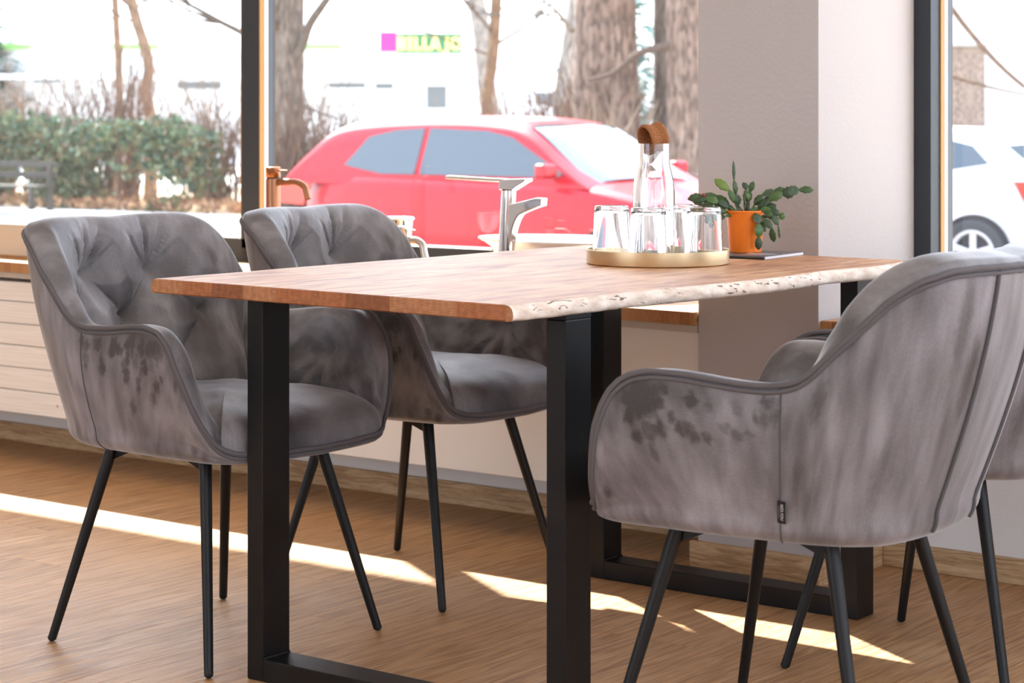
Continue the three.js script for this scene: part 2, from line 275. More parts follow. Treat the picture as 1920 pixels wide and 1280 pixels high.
const loopAt = (u) => { const k = (((u % 1) + 1) % 1) * LN, i = Math.floor(k) % LN, j = (i + 1) % LN, t = k - Math.floor(k); return LOOP[i].map((v, n) => lerp(v, LOOP[j][n], t)); };
const arc = [0]; for (let i = 0; i < LN; i++) { const a = LOOP[i], b = LOOP[(i + 1) % LN]; arc.push(arc[i] + Math.hypot(a[0] - b[0], a[1] - b[1], a[2] - b[2])); }
const arcAt = (u) => { const k = clamp(u, 0, 1) * LN, i = Math.min(Math.floor(k), LN - 1); return lerp(arc[i], arc[i + 1], k - i); };
function shellPoint(u, v) {                                               // v 0 edge, 1 under the seat
  const r = loopAt(u), E = V(r[0], r[2] + 0.003, r[1]), C = V(r[5], r[4], r[3]), out = V(C.x, 0, C.z - 0.0).normalize();
  const H = Math.max(E.y - C.y, 0), B = V(C.x * 0.80, 0.398, C.z * 0.80 + 0.0);
  const a = 0.72;
  if (v < a) { const t = v / a, p = E.clone().lerp(C, t); const bulge = Math.sin(Math.PI * Math.pow(t, 0.8)) * 0.012 * Math.min(1, H / 0.15); p.addScaledVector(out, bulge - 0.003 * (1 - t)); p.y += 0.02 * Math.min(1, H / .1) * t * t; return p; }
  const t = (v - a) / (1 - a), p0 = C.clone(); p0.y += 0.02 * Math.min(1, H / .1);
  const p1 = C.clone().addScaledVector(out, 0.003); p1.y = 0.400;
  return p0.multiplyScalar((1 - t) * (1 - t)).addScaledVector(p1, 2 * t * (1 - t)).addScaledVector(B, t * t);
}
const seatEdge = (u) => { const r = loopAt(u), k = r[6]; // where the padding meets the seat
  const side = smooth(k, 2.0, 3.4), x = r[0] * lerp(0.93, 0.725, side), z = k > 6.5 ? lerp(r[1], -0.185 - 0.02 * Math.cos(Math.min(1, Math.abs(r[0]) / .28) * 1.2) + 0.11 * Math.pow(Math.abs(r[0]) / .28, 2.5), smooth(k, 6.5, 8.5)) : r[1];
  return V(x, 0.455, clamp(z, -0.21, 0.36)); };
const BUTTONS = [];
function creaseList() { // tufting in (x, height) of the back; arm buttons in (forward, height)
  const A = [[0.085, .735], [-.085, .735]], B = [[0, .645], [.172, .645], [-.172, .645]], Cc = [[.09, .54], [-.09, .54]];
  const lines = [[A[0], B[0]], [A[1], B[0]], [A[0], B[1]], [A[1], B[2]], [B[0], Cc[0]], [B[0], Cc[1]], [B[1], Cc[0]], [B[2], Cc[1]], [A[0], [.12, .86]], [A[0], [.075, .87]], [A[1], [-.12, .86]], [A[1], [-.075, .87]], [Cc[0], [.09, .46]], [Cc[1], [-.09, .46]]];
  return { pts: [...A, ...B], lines };
}
const TUFT = creaseList();
const segDist = (p, a, b) => { const dx = b[0] - a[0], dy = b[1] - a[1], t = clamp(((p[0] - a[0]) * dx + (p[1] - a[1]) * dy) / (dx * dx + dy * dy), 0, 1); return [Math.hypot(p[0] - a[0] - t * dx, p[1] - a[1] - t * dy), t]; };
const valley = (r, A, w) => A * (1 - Math.pow(Math.min(r / w, 1), 0.55));   // sharp fold between puffed cushions
function tuftDepth(x, y) {
  let d = 0;
  for (const b of TUFT.pts) d = Math.max(d, valley(Math.hypot(x - b[0], y - b[1]), 0.078, 0.095));
  TUFT.lines.forEach(([a, b], i) => { const [r, t] = segDist([x, y], a, b), A = i >= 8 && i < 12 ? 0.030 * (1 - t) : i >= 12 ? 0.022 : 0.046; d = Math.max(d, valley(r, A, i >= 8 && i < 12 ? 0.040 : 0.062)); });
  for (const b of TUFT.pts.slice(0, 2)) if (y > b[1]) { const an = Math.atan2(x - b[0], y - b[1]), r = Math.hypot(x - b[0], y - b[1]); d += 0.014 * Math.pow(Math.max(0, Math.sin(an * 12 + b[0] * 40 + N2(an * 3, 5))), 0.8) * smooth(r, 0.012, 0.05) * smooth(0.125 - r, 0, 0.06) * smooth(1.0 - Math.abs(an), 0, 0.5); }
  return d;
}
function padPoint(u, v, k0) {
  const r = loopAt(u), E = V(r[0], r[2], r[1]), S = seatEdge(u), k = r[6];
  const inn = V(S.x - E.x, 0, S.z - E.z); const L = inn.length(); if (L > 1e-4) inn.divideScalar(L); else inn.set(0, 0, 1);
  const back = smooth(k, 7.6, 10.5), fr = smooth(k, 2.0, 4.6), lift = (0.004 + 0.016 * smooth(k, 6.9, 8.4) - 0.003 * smooth(k, 10, 12)) * smooth(k, 2.4, 4);
  const P1 = E.clone().addScaledVector(inn, 0.010); P1.y += lift;
  const P2 = E.clone().addScaledVector(inn, lerp(0.036, 0.062, back) * fr + 0.008); P2.y += lift * 0.55 - 0.004 * (1 - back);
  const P3 = E.clone().lerp(S, 0.40).addScaledVector(inn, lerp(0.034, 0.050, back) * fr);
  const P4 = E.clone().lerp(S, 0.75).addScaledVector(inn, lerp(0.030, 0.034, back) * fr);
  const pts = [E, P1, P2, P3, P4, S].map((q) => [q.x, q.y, q.z]);
  const K = [0, 0.06, 0.18, 0.52, 0.8, 1]; let i = 0; while (i < 4 && v > K[i + 1]) i++;
  const t = (v - K[i]) / (K[i + 1] - K[i]), a = pts[Math.max(i - 1, 0)], b = pts[i], c = pts[i + 1], d = pts[Math.min(i + 2, 5)];
  const p = V(...b.map((_, j) => 0.5 * (2 * b[j] + (c[j] - a[j]) * t + (2 * a[j] - 5 * b[j] + 4 * c[j] - d[j]) * t * t + (3 * b[j] - a[j] - 3 * c[j] + d[j]) * t * t * t)));
  const w = smooth(v, 0.03, 0.17) * smooth(1.02 - v, 0, 0.1);
  if (back > 0.02) p.addScaledVector(inn, (0.012 - tuftDepth(p.x, p.y)) * w * smooth(back, 0, 0.25));
  if (back < 0.6 && fr > 0.2) { const q = Math.hypot(p.z - 0.085, p.y - 0.575), an = Math.atan2(p.z - 0.085, 0.575 - p.y); let dd = valley(q, 0.050, 0.070); if (p.y < 0.575) dd += 0.015 * Math.max(0, Math.sin(an * 9 + 1)) * smooth(q, 0.02, 0.06) * smooth(0.16 - q, 0, 0.08) * smooth(1.3 - Math.abs(an), 0, 0.4); p.addScaledVector(inn, -dd * w * (1 - back)); }
  return p;
}
const arr = (p) => [p.x, p.y, p.z];
const IDX = (i, sgn = 1) => { const u = (i * 12) / LN; return sgn > 0 ? u : 1 - u; };   // loop position of an EDGE row
const shellGeo = grid(300, 30, (u, v) => arr(shellPoint(u, v)), { closed: true, flip: true, uv: (u, v) => [arcAt(u), v * 0.42] });
const underGeo = (() => { const s = new THREE.Shape(); for (let i = 0; i <= 80; i++) { const p = shellPoint(i / 80, 1); i ? s.lineTo(p.x * 1.01, -p.z * 1.01) : s.moveTo(p.x * 1.01, -p.z * 1.01); } const g = new THREE.ShapeGeometry(s); g.rotateX(-Math.PI / 2); g.translate(0, 0.3985, 0); return g; })();
const uA = IDX(1.75), padGeo = grid(500, 116, (u, v) => arr(padPoint(uA + u * (1 - 2 * uA), v)), { uv: (u, v) => [arcAt(uA + u * (1 - 2 * uA)) + 0.4, v * 0.42] });
const seatGeo = grid(160, 30, (u, v) => {
  const r = loopAt(u), k = r[6], fr = 1 - smooth(k, 1.4, 2.6), S = seatEdge(u), E = V(r[0], r[2], r[1]);
  const rim = V(S.x * 1.02, 0.44, S.z * 1.02).lerp(V(E.x, E.y + 0.003, E.z - 0.001), fr), c = V(0, 0.522, 0.03), t = v, rho = 1 - t;
  const p = rim.clone().lerp(c, t), puff = Math.pow(1 - Math.pow(rho, 4.2), 0.62);
  p.y = lerp(rim.y, 0.522 - 0.012 * rho * rho, puff);
  const o = V(rim.x, 0, rim.z).normalize(); p.addScaledVector(o, 0.014 * Math.sin(Math.PI * Math.min(1, t * 3.2)) * fr);
  p.y += 0.002 * N2(p.x * 9, p.z * 9);
  return arr(p);
}, { closed: true, uv: (u, v) => { const a = u * 2 * Math.PI; return [0.5 + 0.3 * Math.sin(a) * (1 - v), 0.3 + 0.3 * Math.cos(a) * (1 - v)]; }, flip: false });
const pipingGeo = (() => {
  const a = [], b = [];
  for (let i = 0; i < 150; i++) {
    const u = i / 150, r = loopAt(u), n = V(r[0], 0, r[1]).normalize(), w = 0.0011 * N2(i * 0.35, 3), dist = Math.hypot(r[0] - r[5], r[2] - r[4], r[1] - r[3]);
    const q = shellPoint(u, Math.min(0.36, 0.72 * 0.0088 / dist));
    a.push(V(r[0] + n.x * 0.001, r[2] + 0.004 + w, r[1] + n.z * 0.001)); b.push(V(q.x + n.x * 0.0012, q.y + w * 0.5, q.z + n.z * 0.0012));
  }
  return merge([tube(a, 0.0048, 420, 8, true), tube(b, 0.0040, 420, 8, true)]);
})();
const alongShell = (u, v0, v1, du, off, n = 22) => { const out = []; for (let i = 0; i <= n; i++) { const t = i / n, p = shellPoint(u + du * t, lerp(v0, v1, t)), o = V(p.x, 0, p.z).normalize(); out.push(p.addScaledVector(o, off)); } return out; };
const TOTAL = arc[LN], armArc = (i, s) => (s > 0 ? arcAt(IDX(i)) : TOTAL - arcAt(IDX(i)));
M.velvetShell = M.velvet.clone();
M.velvetShell.map = (() => { // brushed nap of the outer shell: broad strokes, finger marks below the arm fronts
  const q = rng(77), marks = [], L = 0.42;
  for (const s of [1, -1]) for (let i = 0; i < 46; i++) { const k = Math.pow(q(), 0.8), idx = lerp(4.9, 7.0, k), dn = Math.pow(q(), 1.6); marks.push([armArc(idx, s) , 0.035 + dn * 0.17 * (1 - 0.6 * k), 0.006 + q() * 0.008, 0.010 + q() * 0.016, 0.25 + 0.5 * q()]); }
  for (let i = 0; i < 26; i++) marks.push([q() * TOTAL, 0.05 + q() * 0.3, 0.008 + q() * 0.014, 0.02 + q() * 0.04, 0.12 + 0.3 * q()]);
  return texture(2048, 512, (u, v) => {
    const a = u * TOTAL, y = v * L; let t = 0.66 + fbm(a * 3.4, y * 2.2 + 4, 3) * 0.42 + fbm(a * 15, y * 5 + 1, 3) * 0.28 + fbm(a * 130, y * 130, 2) * 0.08, dk = 0;
    const wx = N2(a * 40, y * 40) * 0.004, wy = N2(a * 40 + 9, y * 40) * 0.006;
    for (const m of marks) { const dx = (a - m[0] + wx) / m[2], dy = (y - m[1] + wy) / m[3]; if (dx * dx + dy * dy < 2.2) dk = Math.max(dk, m[4] * smooth(1.45 - Math.hypot(dx, dy), 0, 1.15)); }
    const under = 0.34 * Math.max(...[1, -1].map((s) => smooth(0.26 - Math.abs(a - armArc(5.4, s)), 0, 0.2))) * smooth(0.085 - y + 0.03 * N2(a * 16, 3), 0, 0.05);
    t -= dk * 0.75 + under;
    return mix3(px(62, 58, 58), px(156, 152, 158), clamp(t, 0, 1));
  }, { rep: [1 / TOTAL, 1 / L], wrap: THREE.RepeatWrapping });
})();
const rearSeams = [1, -1].map((s) => tube(alongShell(IDX(11.05, s), 0.0, 0.84, 0, 0.0015), 0.0042, 60, 8));
const sideSeams = [1, -1].map((s) => tube(alongShell(IDX(7, s), 0.0, 0.95, 0, 0.0), 0.0016, 60, 6));
const LEGTOP = V(0.158, 0.403, 0.135), FOOT = V(0.2386, 0, 0.230);
const legGeo = (sx, sz) => { const a = V(FOOT.x * sx, 0.006, FOOT.z * sz), b = V(LEGTOP.x * sx, LEGTOP.y, LEGTOP.z * sz); return rod(a, b, 0.0088, 0.0128, 22); };
const footGeo = (sx, sz) => { const g = new THREE.SphereGeometry(0.0088, 18, 10); g.scale(1, 0.9, 1); g.translate(FOOT.x * sx, 0.0079, FOOT.z * sz); return g; };
const frameGeo = (() => {
  const L = [], t = LEGTOP, bar = (a, b) => { const d = b.clone().sub(a), g = new THREE.BoxGeometry(0.022, 0.016, d.length()); g.lookAt(d); g.translate((a.x + b.x) / 2, 0.403, (a.z + b.z) / 2); L.push(g); };
  bar(V(-t.x, 0, t.z), V(t.x, 0, t.z)); bar(V(-t.x, 0, -t.z), V(t.x, 0, -t.z)); bar(V(t.x, 0, -t.z), V(t.x, 0, t.z)); bar(V(-t.x, 0, -t.z), V(-t.x, 0, t.z));
  for (const sx of [1, -1]) for (const sz of [1, -1]) { // gusset plate at each corner
    const s = new THREE.Shape(); s.moveTo(0, 0); s.lineTo(0.075, 0); s.lineTo(0, -0.03); const g = new THREE.ExtrudeGeometry(s, { depth: 0.006, bevelEnabled: false }); g.translate(0, 0, -0.003); g.rotateY(Math.PI / 2 + (sz > 0 ? 0 : Math.PI)); g.translate(t.x * sx, 0.3985, t.z * sz); L.push(g);
  }
  return merge(L);
})();
const tagTex = canvasTexture(256, 96, (c, w, h) => { c.fillStyle = '#0b0b0c'; c.fillRect(0, 0, w, h); c.fillStyle = '#e9e9e9'; c.font = '46px sans-serif'; c.textAlign = 'center'; c.textBaseline = 'middle'; c.fillText('MID.YOU', w / 2, 42); c.fillStyle = '#8a8a8a'; c.fillRect(60, 76, 136, 5); });
const tagMat = std({ map: tagTex, roughness: 0.6 });
function makeChair(label) {
  const t = thing('armchair', label, 'chair', [0, 0, 0], 0, 'grey velvet armchairs around the dining table');
  part('shell', shellGeo, M.velvetShell, t); part('underside', underGeo, M.rubber, t);
  part('backrest', padGeo, M.velvet, t, 'button-tufted inner back and arms'); part('seat', seatGeo, M.velvet, t);
  part('piping', pipingGeo, M.piping, t);
  rearSeams.forEach((g) => part('back_seam', g, M.seam, t)); sideSeams.forEach((g) => part('side_seam', g, M.seam, t));
  part('frame', frameGeo, M.leg, t);
  for (const sx of [1, -1]) for (const sz of [1, -1]) { const l = part('leg', legGeo(sx, sz), M.leg, t); part('foot_cap', footGeo(sx, sz), M.rubber, l); }
  { // woven brand tag sewn into the left side seam
    const p = shellPoint(IDX(7, 1), 0.60), q = shellPoint(IDX(7, 1), 0.73), g = new THREE.BoxGeometry(0.037, 0.0135, 0.0012);
    const c = p.clone().lerp(q, 0.5), o = V(c.x, 0, 0).normalize(), down = q.clone().sub(p).normalize(), fw = V().crossVectors(o, down).normalize(), o2 = V().crossVectors(down, fw).normalize();
    g.applyMatrix4(new THREE.Matrix4().makeBasis(down, fw, o2)); g.translate(c.x + o.x * 0.004 , c.y, c.z - 0.004);
    part('brand_tag', g, tagMat, t, 'black woven tag with white letters');
  }
  return t;
}
const faceTo = (yaw) => Math.PI / 2 - yaw;                  // yaw 0 looks along +x, pi along -x
const chair1 = makeChair('grey velvet armchair nearest the camera on the boarded wall side, its tufted back fully visible');
const chairSpots = [
  [-3.1017, 1.4487, 0.0128, null],
  [-3.1154, 0.7912, -0.093, 'grey velvet armchair below the copper tap, half hidden behind the table top'],
  [-1.7436, 1.4378, 3.0741, 'grey velvet armchair seen from behind at front right, with black woven tag on its side'],
  [-1.8127, 0.7231, 3.1484, 'grey velvet armchair at the right edge, mostly hidden behind the nearer one'],
];
chairSpots.forEach(([x, z, yaw, label], i) => { let c = chair1; if (i) { c = chair1.clone(); c.name = numbered('armchair'); c.userData = { ...chair1.userData, label }; scene.add(c); } c.position.set(x, 0, z); c.rotation.y = faceTo(yaw); });

// ---------------------------------------------------------------- dining table
{
  const H = 0.757, TH = 0.027, t = thing('dining_table', 'live-edge wooden dining table on black steel loop legs', 'table');
  const topMaps = [0, 1, 2, 3].map((k) => woodTex(90 + k * 5.3, px(150 + k * 8, 96 + k * 7, 62 + k * 5), px(190 + k * 4, 138 + k * 4, 98 + k * 3), px(216, 172, 130), { rep: [0.9, 4], stretch: 7, ring: 5, pore: 0.16 }));
  const topM = topMaps.map((map) => std({ map, roughness: 0.47 }));
  const endTex = texture(1024, 256, (u, v) => { const x = u * .3, y = v * .075, k = Math.floor(x / .075), cx = k * .075 + .037 + .03 * N2(k * 3.1, 1), cy = -.075 + .03 * N2(k * 5.3, 7), r = Math.hypot(x - cx, (y - cy) * 1.2) + .0016 * fbm(x * 60, y * 60, 3); return mix3(px(140, 88, 54), px(208, 150, 104), clamp(0.5 + 0.13 * Math.sin(r * 1150) * (0.6 + N2(k, 3) * .4) + fbm(x * 50, y * 60, 3) * 0.35, 0, 1)); }, { rep: [1 / .3, 1 / .075] });
  const endM = [0xffffff, 0xcbb5a2, 0xf0dac6].map((c) => std({ map: endTex, color: c, roughness: 0.6 }));
  const barkM = std({ map: texture(2048, 128, (u, v) => { const b = fbm(u * 26, v * 3, 4), s = fbm(u * 34 + v * 5, v * 5 - u * 9, 3), f = fbm(u * 120, v * 8, 2); let c = mix3(px(214, 192, 174), px(248, 234, 220), clamp(0.55 + b * 0.8 + f * 0.25, 0, 1)); return mix3(c, px(92, 70, 58), 0.85 * smooth(s, 0.36, 0.46) * smooth(fbm(u * 7 + 2, v + 1, 2), -0.1, 0.2)); }, { rep: [0.6, 9] }), roughness: 0.8, bumpMap: texture(512, 128, (u, v) => clamp(0.5 + fbm(u * 30, v * 5, 4) * 0.8, 0, 1), { srgb: false, rep: [0.9, 9] }), bumpScale: 0.0006 });
  const zn = (x) => lerp(1.741, 1.792, (x + 2.976) / 0.913), zf = (x) => lerp(0.345, 0.365, (x + 2.95) / 0.9);
  const cuts = [-2.978, -2.888, -2.805, -2.718, -2.63, -2.53, -2.452, -2.345, -2.19, -2.085];
  const nearEdge = (z) => -2.058 + 0.018 * Math.sin((z - 0.2) * 2.2) + 0.012 * N2(z * 2.2, 4) + 0.003 * N2(z * 14, 9) - 0.05 * smooth(0.42 - z, 0, 0.09) - 0.004 * smooth(z, 1.7, 1.8);
  const backEdge = (z) => -2.972 + 0.008 * N2(z * 2, 14) + 0.012 * smooth(0.6 - z, 0, 0.3);
  for (let i = 0; i < cuts.length - 1; i++) {
    const a = cuts[i], b = cuts[i + 1], last = i === cuts.length - 2, first = i === 0;
    const left = (z) => (first ? backEdge(z) : a), right = (z) => (last ? nearEdge(z) - 0.014 : b);
    const n = 90, P = [], idx = [], uv = [], rim = 0.003, groups = [];
    // top sheet, bottom sheet, two ends; the long sides of inner staves are glued and never seen
    const prof = [[rim, 0], [TH - rim, 0]];
    const top = grid(n, 2, (u, v) => { const z = lerp(zf((a + b) / 2), zn((a + b) / 2), u), s = lerp(left(z), right(z), v), ze = lerp(zf(s) + 0.002, zn(s) - 0.002, u); return [s, H, ze]; }, { flip: false, uv: (u, v, p) => [p[2] + i * 0.61, p[0] + i * 0.07] });
    const bot = grid(n, 1, (u, v) => { const z = lerp(zf((a + b) / 2), zn((a + b) / 2), u), s = lerp(left(z), right(z), v), ze = lerp(zf(s), zn(s), u); return [s, H - TH, ze]; }, { flip: true, uv: (u, v, p) => [p[2] + i * 0.61, p[0]] });
    part('stave', merge([top, bot]), topM[(i * 5 + 1) % 4], t);
    const ends = [[zn, 1], [zf, -1]].map(([zz, sg]) => grid(6, 3, (u, v) => { const z0 = zz((a + b) / 2), s = lerp(left(z0), right(z0), u), y = [H, H - 0.002, H - TH + 0.002, H - TH][Math.round(v * 3)], o = [-0.002, 0, 0, -0.002][Math.round(v * 3)]; return [s, y, zz(s) + sg * o]; }, { flip: sg < 0, uv: (u, v, p) => [p[0] + i * 0.113, p[1]] }));
    ends.forEach((g) => part('end_grain', toCreasedNormals(g, 0.6), endM[(i * 2 + (i > 4 ? 1 : 0)) % 3], t));
  }
  for (const [nm, fn, sg] of [['live_edge', nearEdge, 1], ['live_edge', backEdge, -1]]) { // pale bark-side edge: slopes out below the top
    const g = grid(220, 10, (u, v) => { const s = sg > 0 ? -2.06 : -2.975, z = lerp(zf(s), zn(s) - 0.0, u), inset = sg > 0 ? 0.014 : 0, x0 = fn(z) - inset * sg, a = v * Math.PI * 0.94; const w = (sg > 0 ? 0.017 : 0.012) + 0.004 * N2(z * 9, 30); const y = H - TH * 0.5 + Math.cos(a) * TH * 0.5, o = Math.pow(Math.sin(a), 0.7) * w * (0.55 + 0.6 * v) + 0.0012 * N3(z * 16, v * 2, 2); return [x0 + sg * o, y, z]; }, { flip: sg < 0, uv: (u, v, p) => [p[2], v * 0.05] });
    const cap = (zz, dirn) => { const p = g.attributes.position, row = dirn > 0 ? 220 : 0, sh = new THREE.Shape(), s0 = sg > 0 ? -2.06 : -2.975, z = zz(s0); const x0 = fn(z) - (sg > 0 ? 0.014 : 0); sh.moveTo(x0, H - TH); sh.lineTo(x0, H); for (let j = 0; j <= 10; j++) sh.lineTo(p.getX(row * 11 + j), p.getY(row * 11 + j)); const c = new THREE.ShapeGeometry(sh); if (dirn < 0) c.rotateY(Math.PI), c.scale(-1, 1, 1), c.index.array.reverse(); c.translate(0, 0, z); return c; };
    part('end_grain', cap(zn, 1), endM[0], t);
    part(nm, g, barkM, t, sg > 0 ? 'pale bark-scarred natural edge' : undefined);
  }
  // steel loops: two uprights and a floor bar in 75 x 41 mm tube, and a strap under the top
  const loop = (z0, z1, xa, xb) => {
    const g = group('leg_frame', t), w = 0.041, y1 = H - TH;
    part('upright', box(xa, xa + w, 0, y1 - 0.008, z0, z1, 0.0025), M.black, g); part('upright', box(xb - w, xb, 0, y1 - 0.008, z0, z1, 0.0025), M.black, g);
    part('floor_bar', box(xa + w, xb - w, 0, 0.043, z0, z1, 0.0025), M.black, g); part('top_plate', box(xa, xb, y1 - 0.008, y1, z0, z1, 0.001), M.black, g);
    for (const x of [xa + w, xb - w]) part('weld', rod(V(x, 0.043, z0 + 0.002), V(x, 0.043, z1 - 0.002), 0.004, 0.004, 8), M.black, g);
  };
  loop(1.573, 1.647, -2.816, -2.067); loop(0.452, 0.526, -2.82, -2.122);
}

// ---------------------------------------------------------------- on the table
const TOP = 0.757;
{
  const tray = thing('serving_tray', 'round brass-coloured tray holding glasses and a carafe', 'tray', [-2.453, TOP, 0.79]);
  part('dish', lathe([[0, 0.0008], [0.145, 0.0008], [0.1485, 0.003], [0.149, 0.0305], [0.1499, 0.0312], [0.1508, 0.0305], [0.1508, 0.003], [0.148, 0], [0, 0]].map((p) => p), 128), M.brass, tray);
  const at = (lat, dep, y = 0.001) => [-2.453 + 0.7914 * lat - 0.6113 * dep, TOP + y, 0.79 - 0.6113 * lat - 0.7914 * dep];
  // upturned tumblers: thick flat base on top
  const tumbler = lathe([[0, .1110], [.0225, .1107], [.0285, .1088], [.0306, .1045], [.0391, .0035], [.0402, .0006], [.0414, .0012], [.0412, .004], [.0372, .108], [.0360, .1175], [.0335, .1200], [.0300, .1205], [0, .1200]], 72);
  const spots = [[-.096, .035, 'upturned clear glass tumbler at the left end of the brass tray'], [-.025, -.075, 'upturned clear glass tumbler standing in front of the carafe'], [.052, .09, 'upturned clear glass tumbler standing behind the carafe, nearest the window'], [.093, -.045, 'upturned clear glass tumbler on the tray nearest the orange plant pot']];
  let first;
  for (const [a, b, label] of spots) { const m = first ? first.clone() : part('glass_tumbler', tumbler, M.glass, scene); first ??= m; scene.add(m); m.name = 'glass_tumbler'; m.userData = {}; m.position.set(...at(a, b)); tag(m, label, 'glass', 'upturned tumblers on the brass tray'); }
  const carafe = part('glass_carafe', lathe([[0, .0060], [.034, .0062], [.0395, .0085], [.0417, .014], [.0420, .15], [.0402, .172], [.0355, .194], [.0318, .208], [.0316, .252], [.0326, .2526], [.0337, .252], [.0338, .208], [.0376, .195], [.0424, .173], [.0443, .15], [.0443, .012], [.042, .004], [.037, .0003], [0, 0]].map(([r, y]) => [r, y]), 80), M.glass, scene);
  carafe.position.set(...at(-.007, .015)); tag(carafe, 'clear glass carafe with a cork ring stopper, standing among upturned tumblers', 'carafe');
  const stopper = part('cork_stopper', lathe([[0, .017], [.0215, .016], [.0245, .010], [.0262, -.012], [.0285, -.0155], [.0315, -.016], [.0335, -.012], [.0325, -.004], [.0290, .003], [.0296, .012], [.0322, .0165], [.0325, .0225], [.030, .026], [.018, .0275], [0, .0277]].reverse(), 64), M.cork, scene);
  { const c = at(-.0125, .015, .2640), axis = V(0.7914, 0, -0.6113).multiplyScalar(0.88).add(V(-0.6113, 0, -0.7914).multiplyScalar(0.42)).add(V(0, 0.24, 0)).normalize(); stopper.quaternion.setFromUnitVectors(V(0, 1, 0), axis); stopper.position.set(...c); tag(stopper, 'brown cork ring stopper tilted in the neck of the carafe', 'stopper'); }
}
{ // magazine under the plant
  const t = thing('magazine', 'thin grey magazine lying under the orange plant pot', 'magazine', [-2.4225, TOP, 0.454], 0.09);
  const cover = std({ map: canvasTexture(384, 512, (c, w, h) => { c.fillStyle = '#56585d'; c.fillRect(0, 0, w, h); c.fillStyle = '#6f7278'; c.fillRect(0, 0, w, 190); c.fillStyle = '#c9ccd1'; c.fillRect(170, 250, 180, 60); c.fillRect(190, 340, 150, 14); c.fillRect(190, 370, 120, 14); c.fillStyle = '#3b3d42'; c.fillRect(30, 230, 110, 220); }), roughness: 0.35 });
  const pages = std({ color: new THREE.Color(0.74, 0.74, 0.76), roughness: 0.8 });
  part('pages', box(-.0765, .0765, .0006, .0058, -.1015, .100), pages, t);
  const g = new THREE.BoxGeometry(.155, .0007, .204); g.translate(0, .0062, -.001); part('front_cover', g, cover, t); part('back_cover', box(-.0775, .0775, 0, .0006, -.1025, .1015), M.dark, t);
  part('spine', place(new THREE.CylinderGeometry(.0033, .0033, .155, 12, 1, false), 0, .0033, .1005, 0, 0, Math.PI / 2), std({ color: 0x34363a, roughness: 0.4 }), t);
}
{ // leaf cactus in an orange pot; local x is across the picture, z towards the camera
  const t = thing('potted_cactus', 'green leaf cactus with flat jointed stems in an orange plastic pot', 'plant', [-2.455, TOP + 0.0066, 0.431], 0.6577 - 0.08);
  part('pot', lathe([[0, 0], [.0345, 0], [.0362, .0015], [.0425, .089], [.0446, .0895], [.0449, .0935], [.0432, .0945], [.0415, .0935], [.0395, .078], [0, .078]], 64), M.pot, t);
  part('soil', place(lathe([[0, .003], [.02, .002], [.0405, 0]], 32), 0, .0795, 0), M.soil, t);
  const S = 0.00123;                                        // metres per picture pixel here
  const leafShape = (w, l) => { const n = 10; return grid(n, 8, (u, v) => { const y = u * l, half = w * Math.pow(Math.sin(Math.PI * clamp(u * 0.96 + 0.02, 0, 1)), 0.62) * (1 + 0.10 * Math.sin(u * 19)), a = v * 2 * Math.PI; const th = (0.0016 + 0.0012 * Math.pow(Math.abs(Math.cos(a)), 0)) * Math.pow(Math.sin(Math.PI * clamp(u, 0.02, 0.98)), 0.4); return [Math.cos(a) * half, y, Math.sin(a) * th * (1 - 0.55 * Math.abs(Math.cos(a))) + 0.002 * Math.sin(u * 3)]; }, { flip: false }); };
  const geos = [[8.5, 26], [7, 24], [6, 20], [9.5, 28], [3.2, 26], [11, 27]].map(([w, l]) => leafShape(w * S, l * S));
  const lens = [26, 24, 20, 28, 26, 27].map((l) => l * S);
  // each stem: list of picture offsets from the middle of the pot's rim (x right, y up, z near)
  const stems = [
    [[-8, 0, 0], [-13, 17, 0], [-18, 37, 0], [-21, 62, 0], [-22, 97, 0, 4]], [[-10, 0, 4], [-20, 22, 4], [-30, 45, 4], [-55, 64, 4, 0]],
    [[-14, 0, 0], [-30, 18, -6], [-52, 34, -10], [-78, 34, -14], [-104, 28, -18]], [[-12, 0, 10], [-30, 14, 14], [-50, 24, 20], [-72, 30, 22], [-92, 26, 24]],
    [[-14, 0, -8], [-34, 12, -14], [-56, 20, -18], [-76, 22, -22]], [[-16, -2, 8], [-34, 6, 16], [-54, 8, 22], [-72, 2, 26]], [[-18, -4, 0], [-36, 4, 6], [-58, 12, 8], [-80, 18, 10], [-98, 34, 10]],
    [[-20, 0, 14], [-38, -2, 24], [-56, -6, 30]], [[0, 0, 0], [3, 22, 0], [8, 42, -2], [14, 60, -4]], [[2, 0, -6], [-2, 24, -10], [2, 46, -14], [-4, 58, -16]],
    [[6, 0, 0], [16, 18, 0], [30, 36, 0], [52, 44, 0], [74, 42, 0], [97, 46, 0, 3], [122, 46, 0, 1]], [[8, 0, 8], [22, 14, 8], [42, 28, 8], [66, 40, 8], [88, 42, 8, 5]],
    [[8, 0, -6], [26, 12, -8], [46, 32, -8], [62, 44, -8]], [[10, 0, 12], [26, 12, 18], [44, 10, 22], [60, 2, 24], [70, -4, 24]], [[12, 0, 14], [32, 8, 22], [48, 0, 28], [58, -16, 30], [60, -40, 30, 4]],
    [[8, 0, 20], [18, 4, 32], [22, -14, 40, 5], [22, -38, 42, 3], [22, -60, 42, 1]], [[14, 0, 18], [32, -6, 34], [46, -22, 38, 1], [50, -46, 38, 1]], [[4, 0, 16], [10, 12, 24], [16, 8, 32, 0]],
    [[16, 0, 10], [40, -4, 18], [56, 4, 20, 0]], [[14, 0, 4], [36, 8, 8], [54, 18, 10, 0]], [[-4, 0, 12], [-8, 12, 20], [-18, 6, 28, 2]], [[2, 0, 10], [6, 26, 10], [2, 40, 12, 2]], [[10, 0, 10], [24, -8, 28], [34, -28, 34, 2]],
  ];
